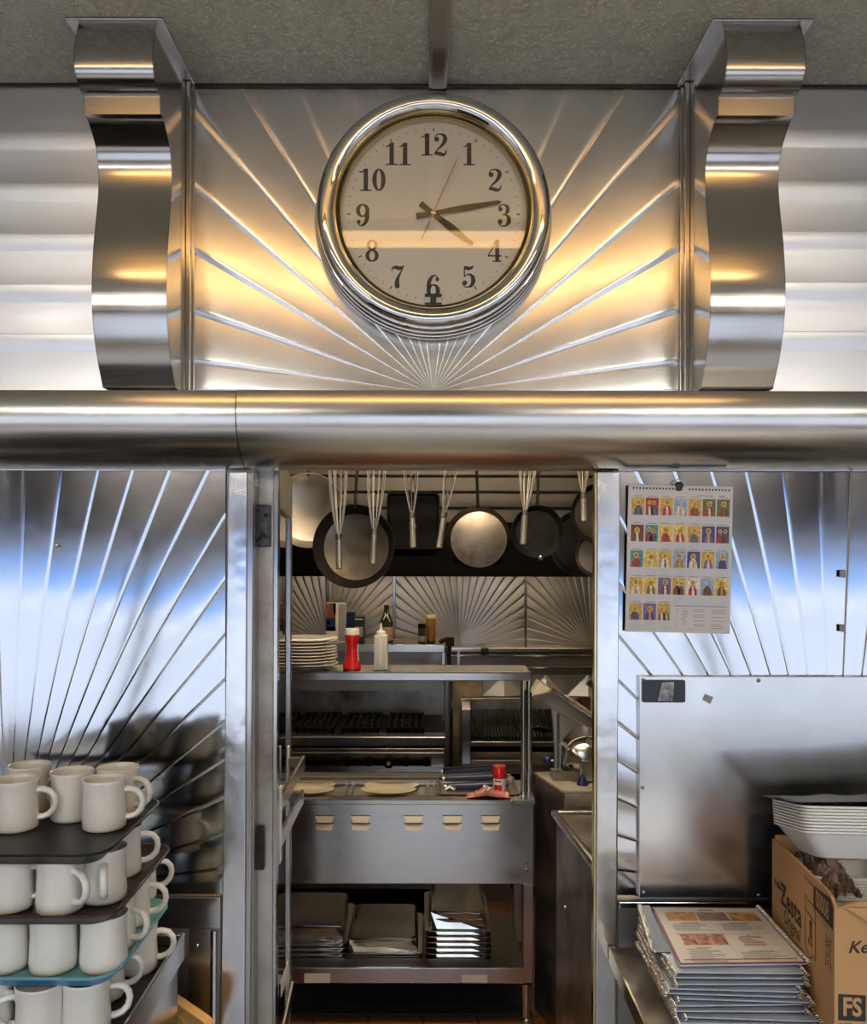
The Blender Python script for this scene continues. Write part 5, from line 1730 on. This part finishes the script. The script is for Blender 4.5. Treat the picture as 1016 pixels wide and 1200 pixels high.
# over-shelf on paired tube legs
OY = 3.14
oz = P(480, 787, OY).z
ox1 = P(622, 790, OY).x
OS = MB().box(TX0, ox1, OY, OY + .20, oz - .008, oz)
OS.box(TX0, ox1, OY, OY + .012, P(480, 797.5, OY).z, oz)
OS.box(TX0, ox1, OY + .188, OY + .20, P(480, 797.5, OY).z, oz)
OS.build('over_shelf', 'steel', tb, bevel=.002)
for px, y in ((613.5, OY + .030), (620, OY + .06)):
    c = P(px, 860, y)
    MB().tube([(c.x, y, ztop - .002), (c.x, y, oz - .009)], .0105, 14).build('shelf_post', 'steel', tb)
for y in (OY + .03, OY + .17):
    MB().tube([(TX0 + .03, y, ztop - .002), (TX0 + .03, y, oz - .009)], .0105, 14).build('shelf_post', 'steel', tb)
c = P(616, 860, OY + .18)
MB().tube([(c.x, OY + .18, ztop - .002), (c.x, OY + .18, oz - .009)], .0105, 14).build('shelf_post', 'steel', tb)

# plates stacked on the over-shelf
pl0 = thing('plate', '', 'plate')
RP = .118
MB().lathe([(.0001, .003), (.066, .003), (.068, 0), (.072, 0), (.074, .004), (.105, .013), (RP, .0165), (RP + .0006, .0185), (RP - .002, .0195), (.104, .0165), (.072, .008), (.0001, .007)], 56).build('plate_body', 'plate_white', pl0, local=True)
INV.pop('plate', None)
PL = Kind(pl0)
pc = P(358, 780, 3.25)
od = ['lowest', 'second from the bottom', 'third from the bottom', 'fourth from the bottom', 'middle', 'fourth from the top', 'third from the top', 'second from the top', 'topmost']
rp = random.Random(2)
for k in range(9):
    place(PL.get('white plate, %s of the stack on the over-shelf' % od[k], 'plates stacked on the over-shelf'), (pc.x + rp.uniform(-.004, .004), 3.25 + rp.uniform(-.003, .003), oz + .0005 + .0115 * k))
# plates in the table wells
wp0 = thing('platter', '', 'platter')
INV.pop('platter', None)
R2 = .104
MB().lathe([(.0001, .003), (.060, .003), (.062, 0), (.066, 0), (.068, .003), (R2, .011), (R2 + .0006, .0128), (R2 - .002, .0135), (.066, .007), (.0001, .006)], 56).build('plate_body', 'plate_cream', wp0, local=True)
WP = Kind(wp0)
gw = 'cream platters in the table wells'
for px, py, y, dz, lab in ((459, 917.5, 3.335, -.010, 'cream oval platter in the middle well, the rear one'), (455, 928.5, 3.215, .006, 'cream oval platter in the middle well, the front one'),
                           (361, 918, 3.335, -.010, 'cream oval platter in the left well, the rear one'), (359, 928.5, 3.215, .006, 'cream oval platter in the left well, the front one')):
    c = P(px, py, y)
    place(WP.get(lab, gw), (c.x, y, ztop + dz - .011), 0, math.radians(-2.0)).scale = (1, .66, 1)

# red sauce bottle and milky squeeze bottle
s_ = 3.20 / F
cxx = P(412.5, 760, 3.20).x
zt3 = P(412, 736.5, 3.20).z - oz
rb_ = thing('sauce_bottle', 'red waisted sauce bottle with a white cap on the over-shelf', 'bottle', (cxx, 3.20, oz), 'things on the over-shelf')
T_ = Matrix.Translation((cxx, 3.20, oz + .0005))
MB().lathe([(a * s_ if a else .0001, h * zt3) for a, h in [(0, 0), (10.2, 0), (10.8, .02), (10.4, .12), (8.2, .22), (7.4, .34), (7.0, .50), (7.2, .62), (8.3, .72), (8.6, .80), (8.4, .845), (0, .845)]], 36, T_).build('bottle_body', 'red', rb_)
MB().lathe([(a * s_ if a else .0001, h * zt3) for a, h in [(0, .85), (8.7, .85), (8.8, .87), (8.3, .98), (7.8, 1.0), (0, 1.0)]], 36, T_).build('cap', 'white', rb_)
for sx in (-1, 1):
    MB().lathe([(a * s_, h * zt3) for a, h in [(8.5, .19), (7.75, .34), (7.35, .50), (7.55, .62)]], 6, T_ @ Matrix.Rotation(0 if sx > 0 else PI, 4, 'Z'), a0=-.55, a1=.25 if sx > 0 else .55).build('side_label', 'white', rb_)
cxx = P(446.5, 760, 3.19).x
sb = thing('squeeze_bottle', 'milky square squeeze bottle with a pointed nozzle on the over-shelf', 'bottle', (cxx, 3.19, oz), 'things on the over-shelf')
zz = lambda y: P(446, y, 3.19).z
w = 16.2 * 3.19 / F
T_ = Matrix.Translation((cxx, 3.19, oz + .0005))
zb_ = zz(744) - oz
MB().loft([ring3(rrect(w - .004, w - .004, .006, 4), 0), ring3(rrect(w, w, .007, 4), .003), ring3(rrect(w, w, .007, 4), zb_ - .004), ring3(rrect(w - .008, w - .008, .008, 4), zb_)], 0, True, True, True, T_).build('bottle_body', 'milky', sb)
MB().box(-.0025, .0025, -w / 2 - .0006, -w / 2 + .001, .02, zb_ - .01, 0, T_).build('level_stripe', 'white', sb)
zn = zz(730) - oz
MB().lathe([(.0001, zb_), (.019, zb_), (.019, zb_ + .010), (.017, zb_ + .013), (.008, zb_ + .016), (.006, zb_ + .022), (.0028, zn), (.0001, zn)], 24, T_).build('nozzle_cap', 'white', sb)

# things on the right of the table: navy rods, red-topped can, pink packet
zq = ztop
rod_g = 'navy handled tongs in the right table well'
for i, (xa, ya_, xb, yb_, y, rr2, lab) in enumerate(((519, 903.5, 588, 899.5, 3.41, .013, 'navy rod lying rearmost in the right table well'), (521, 912, 594, 909.5, 3.34, .012, 'navy rod lying in the middle of the right table well'), (523, 921.5, 596, 919, 3.26, .013, 'navy rod lying in front in the right table well'))):
    a, b = P(xa, ya_, y), P(xb, yb_, y)
    r = thing('tongs', lab, 'tongs', (a.x, y, a.z), rod_g)
    MB().tube([a, a.lerp(b, .05), b], [rr2 * .8, rr2, rr2], 14).build('grip', 'navy', r)
    MB().tube([a - (b - a) * .03, a + (b - a) * .002], rr2 * .62, 12).build('end_ring', 'steel', r)
    MB().tube([b, b + (b - a) * .05], [rr2 * .7, rr2 * .5], 12).build('tip', 'steel', r)
a, b = P(503, 930, 3.27), P(621, 903, 3.50)
wt = thing('well_tray', 'shallow steel tray in the right table well holding navy rods and a red-topped can', 'tray', ((a.x + b.x) / 2, 3.36, ztop), None)
x0_, x1_ = P(512, 930, 3.3).x, P(605, 930, 3.3).x
T_ = Matrix.Translation(((x0_ + x1_) / 2, 3.29, ztop - .008))
MB().loft([ring3(rrect(x1_ - x0_ - .03, .24, .02, 4), .0), ring3(rrect(x1_ - x0_, .27, .025, 4), .012), ring3(rrect(x1_ - x0_ - .006, .264, .024, 4), .012), ring3(rrect(x1_ - x0_ - .034, .236, .02, 4), .003)], 0, False, True, True, T_).build('tray_body', 'steel_dark', wt)
c = P(585, 928, 3.20)
s_ = 3.20 / F
hcan = P(585, 897, 3.20).z - (ztop - .004)
T_ = Matrix.Translation((c.x, 3.20, ztop - .004))
can = thing('spice_can', 'white spice can with a bright red top standing among the navy rods', 'can', (c.x, 3.20, ztop), None)
MB().lathe([(.0001, 0), (7.4 * s_, 0), (7.6 * s_, .003), (7.6 * s_, hcan * .56), (.0001, hcan * .56)], 28, T_).build('can_body', 'white', can)
MB().lathe([(.0001, hcan * .56), (7.7 * s_, hcan * .56), (7.7 * s_, hcan * .96), (7.0 * s_, hcan), (.0001, hcan)], 28, T_).build('top', 'red', can)
MB().lathe([(7.68 * s_, hcan * .12), (7.72 * s_, hcan * .13), (7.72 * s_, hcan * .34), (7.68 * s_, hcan * .35)], 12, T_, a0=-PI / 2 - .9, a1=-PI / 2 + .35).build('red_patch', 'red', can)
MB().lathe([(7.68 * s_, hcan * .46), (7.72 * s_, hcan * .46), (7.72 * s_, hcan * .51), (7.68 * s_, hcan * .51)], 12, T_, a0=-PI / 2 - .8, a1=-PI / 2 + .2).build('print_line', 'ink', can)
pa, pb = P(546, 927, 3.165), P(597, 927, 3.165)
rk = random.Random(8)


def packet(u, v):
    h = .016 * math.sin(PI * u) ** .5 * (1 - .5 * v) + .010 * rk.random() * (0.2 < u < .95) * (0 < v < 1) + .012 * math.exp(-((u - .38) / .12) ** 2) + .012 * math.exp(-((u - .52) / .1) ** 2)
    return (pa.x + (pb.x - pa.x) * u, 3.115 + .062 * v, ztop + .001 + h * (1 if 0 < v < 1 else .25))


pk = thing('packet', 'crumpled pink packet under crinkled clear film at the front of the right table well', 'packet', ((pa.x + pb.x) / 2, 3.15, ztop))
MB().grid(packet, 18, 6).build('wrapper', 'pink', pk, solid=.001, ang=20)
mb = MB()
mb.grid(lambda u, v: (pa.x + (pb.x - pa.x) * (.30 + .36 * u), 3.118 + .045 * v, ztop + .012 + .024 * math.sin(PI * u) * (.5 + .5 * rk.random()) + .006 * rk.random()), 9, 4)
mb.build('clear_film', 'film_white', pk, solid=.0008, ang=10)
mb = MB().tube([P(521, 925, 3.16), P(527, 921, 3.16), P(533, 925, 3.16)], .006, 8)
tag(mb.build('wire_handle', 'wire'), 'bent wire handle at the left end of the right table well', 'handle')

# inverted steam-table pans on the lower shelf
def gpan(w, d, h):
    r = thing('steam_pan', '', 'steam pan')
    mb = MB()
    mb.loft([ring3(rrect(w + .035, d + .035, .02, 4), .0), ring3(rrect(w + .035, d + .035, .02, 4), .003), ring3(rrect(w + .004, d + .004, .03, 5), .004), ring3(rrect(w - .008, d - .008, .03, 5), h - .012), ring3(rrect(w - .018, d - .018, .028, 5), h - .003), ring3(rrect(w - .036, d - .036, .024, 5), h)], 0, True, False, True)
    mb.loft([ring3(rrect(w + .035, d + .035, .02, 4), .0), ring3(rrect(w - .002, d - .002, .028, 5), .0005), ring3(rrect(w - .014, d - .014, .028, 5), h - .008)], 0, True, False, True) if False else None
    mb.build('pan_body', 'pan_steel', r, local=True, ang=30)
    INV.pop(r.name, None)
    return Kind(r)


zsh = zs_ - .0035
def stack(kind, n, px, y, h, pitch, desc, grp):
    c = P(px, 1100, y)
    ords = {4: ['lowest', 'second from the bottom', 'second from the top', 'topmost'], 3: ['lowest', 'middle', 'topmost'], 6: ['lowest', 'second from the bottom', 'third from the bottom', 'third from the top', 'second from the top', 'topmost']}[n]
    for k in range(n):
        place(kind.get('upturned steel pan, %s of %s' % (ords[k], desc), grp), (c.x + rp.uniform(-.002, .002), y + .17, zsh + .0005 + pitch * k), 0, 0, rp.uniform(-.004, .004))


stack(gpan(.30, .33, .060), 4, 354, 3.19, .06, .0185, 'the left stack on the lower shelf', 'steam pans, left stack')
stack(gpan(.262, .33, .052), 3, 448, 3.19, .052, .0085, 'the low middle stack on the lower shelf', 'steam pans, middle stack')
stack(gpan(.212, .34, .068), 6, 537, 3.19, .068, .0205, 'the tall right stack on the lower shelf', 'steam pans, right stack')
mt_ = MB().box(-.95, .40, 3.20, 4.02, .0005, .010)  # thin black slab with raised grid lines on the floor
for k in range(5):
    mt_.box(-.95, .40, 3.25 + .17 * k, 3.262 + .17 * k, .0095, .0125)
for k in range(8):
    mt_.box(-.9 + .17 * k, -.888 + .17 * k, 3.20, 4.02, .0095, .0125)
tag(mt_.build('floor_sheet', 'rubber'), 'thin black gridded sheet on the floor under the prep table', 'floor mat')
a = P(598, 1060, 3.62)
tag(MB().tube([(a.x, 3.63, tz(1036)), (a.x, 3.63, .36), (a.x + .02, 3.63, .31), (a.x + .14, 3.63, .29), (a.x + .16, 3.63, .25), (a.x + .16, 3.63, .0)], .018, 10).build('drain_pipe', 'iron'), 'dark bent drain pipe under the right end of the prep table', 'pipe')

# ---------------------------------------------------------------- slicer stand, slicer, low appliance
za = P(660, 926, 3.0).z
A_, B_ = P(660, 926, 3.0), G(625, 904.5, za)
ct2 = thing('slicer_stand', 'steel cabinet carrying the food slicer right of the prep table', 'cabinet', (.6, 3.1, 0))
top_ = [A_, B_, B_ + Vector((.55, .06, 0)), A_ + Vector((.55, .02, 0))]
MB().slab(top_, (0, 0, -.012)).build('top', plain('worn_cream_top', (0.42, 0.37, 0.29), 0.35, var=.2), ct2, bevel=.003)
zl = [Vector((v.x, v.y, za - .0125)) for v in top_]
ins = [zl[0] + Vector((.006, .006, 0)), zl[1] + Vector((.006, -.004, 0)), zl[2] + Vector((-.004, -.004, 0)), zl[3] + Vector((-.004, .006, 0))]
MB().slab(ins, (0, 0, -(za - .0125) + .002)).build('body', 'steel_dark', ct2)
fz = P(660, 979, 3.0).z
MB().slab([A_ + Vector((.004, -.004, -.013)), A_ + Vector((.53, .016, -.013)), Vector((A_.x + .53, A_.y + .016, fz)), Vector((A_.x + .004, A_.y - .004, fz))], (0, .008, 0)).build('drawer_front', 'steel_grease', ct2, bevel=.002)
LX = .449
ap = thing('low_work_counter', 'low steel counter with a tubular rim inside the right of the doorway', 'counter', (.8, 2.7, 0))
zr = .825
n1, n2 = Vector((.492, 2.35, zr)), Vector((.444, 2.93, zr))
MB().tube([n1, n2, n2 + Vector((.5, .02, 0))], .016, 14).build('rim_tube', 'steel', ap)
MB().slab([n1 + Vector((.004, 0, -.005)), n2 + Vector((.004, -.004, -.005)), n2 + Vector((.5, .0, -.005)), n1 + Vector((.5, 0, -.005))], (0, 0, -zr + .006)).build('body', 'steel_grease', ap)
c = P(662, 1063, 2.8)
MB().sphere((.4575, 2.80, c.z), .005, n=6).build('rivet', 'wire', ap)

sl = thing('food_slicer', 'steel meat slicer with a sloping carriage and blue feet on the slicer stand', 'slicer', (.62, 3.12, za))
SYD = 3.13
sp_ = lambda x, y, d=SYD: P(x, y, d)
fin = [(646, 827.5), (652.5, 823), (685.6, 845.6), (682.5, 851), (678, 852.5), (672.5, 855.6), (667.5, 858.5), (663.7, 862.5), (660.5, 866.5), (659, 871), (658, 880), (657.5, 901.5), (650.6, 901.5), (648.5, 850)]
MB().slab([sp_(x, y) for x, y in fin], (0, .03, 0)).build('support_arm', 'pan_bright', sl, bevel=.003)
MB().slab([sp_(x, y, SYD - .002) for x, y in ((651.6, 826), (655.2, 826), (655.2, 901), (652, 901))], (0, -.008, 0)).build('arm_rib', 'steel', sl, bevel=.002)
MB().slab([sp_(x, y, SYD - .05) for x, y in ((624, 814), (647, 809.5), (700, 844), (700, 858), (646, 831))], (0, .14, 0)).build('carriage', 'steel_dark', sl, bevel=.003)
MB().slab([sp_(x, y, SYD - .05) for x, y in ((624, 814), (633, 800.5), (644.5, 807.5), (641, 811), (634, 813.5))], (0, .10, 0)).build('end_plate', 'plate_cream', sl, bevel=.002)
MB().tube([sp_(646.5, 808.5, SYD - .055), sp_(700, 843, SYD - .055)], .008, 12).build('guide_rod', 'steel', sl)
MB().slab([sp_(x, y, SYD - .03) for x, y in ((661, 819), (668, 818.5), (696, 837), (700, 844), (690, 838))], (0, .08, 0)).build('product_plate', 'plate_cream', sl, bevel=.002)
MB().tube([sp_(688.5, 799, SYD - .02), sp_(700, 806, SYD - .02)], [.012, .013], 14).build('black_knob', 'dark_plastic', sl)
MB().tube([sp_(694, 803, SYD - .02), sp_(694, 838, SYD + .0)], .005, 8).build('knob_stem', 'steel', sl)
MB().sphere(sp_(688, 885, SYD + .02), .075, n=16, sc=(1.15, .8, .92)).build('blade_cover', 'steel', sl)
MB().slab([sp_(x, y, SYD - .05) for x, y in ((664, 879), (668, 877), (682, 892), (720, 894), (720, 915), (680.5, 915), (680, 897), (670, 895), (661, 899))], (0, .12, 0)).build('motor_base', 'steel', sl, bevel=.004)
MB().lathe([(.0001, .0), (.011, .0), (.012, .012), (.0001, .012)], 12, facing(*sp_(690, 869, SYD - .05))).build('lock_screw', 'wire', sl)
for px, py, y in ((654.5, 906, SYD + .012), (682.5, 921, SYD - .06)):
    c = P(px, py, y)
    MB().lathe([(.0001, .0), (.020, .0), (.016, .012), (.010, .030), (.0001, .030)], 20, Matrix.Translation((c.x, y, za + .0005))).build('foot', 'bluefoot', sl)
MB().sphere(sp_(642, 890, SYD + .06), .022, n=12, sc=(1, .9, .85)).build('blue_knob', 'bluefoot', sl)
MB().tube([sp_(642, 890, SYD + .06), sp_(654, 893, SYD + .03)], .007, 8).build('knob_shaft', 'steel', sl)
MB().box(-.02, .02, -.01, .06, za + .0005, za + .03, 0, Matrix.Translation((sp_(654, 900).x, SYD, 0))).build('arm_foot_block', 'steel_dark', sl)
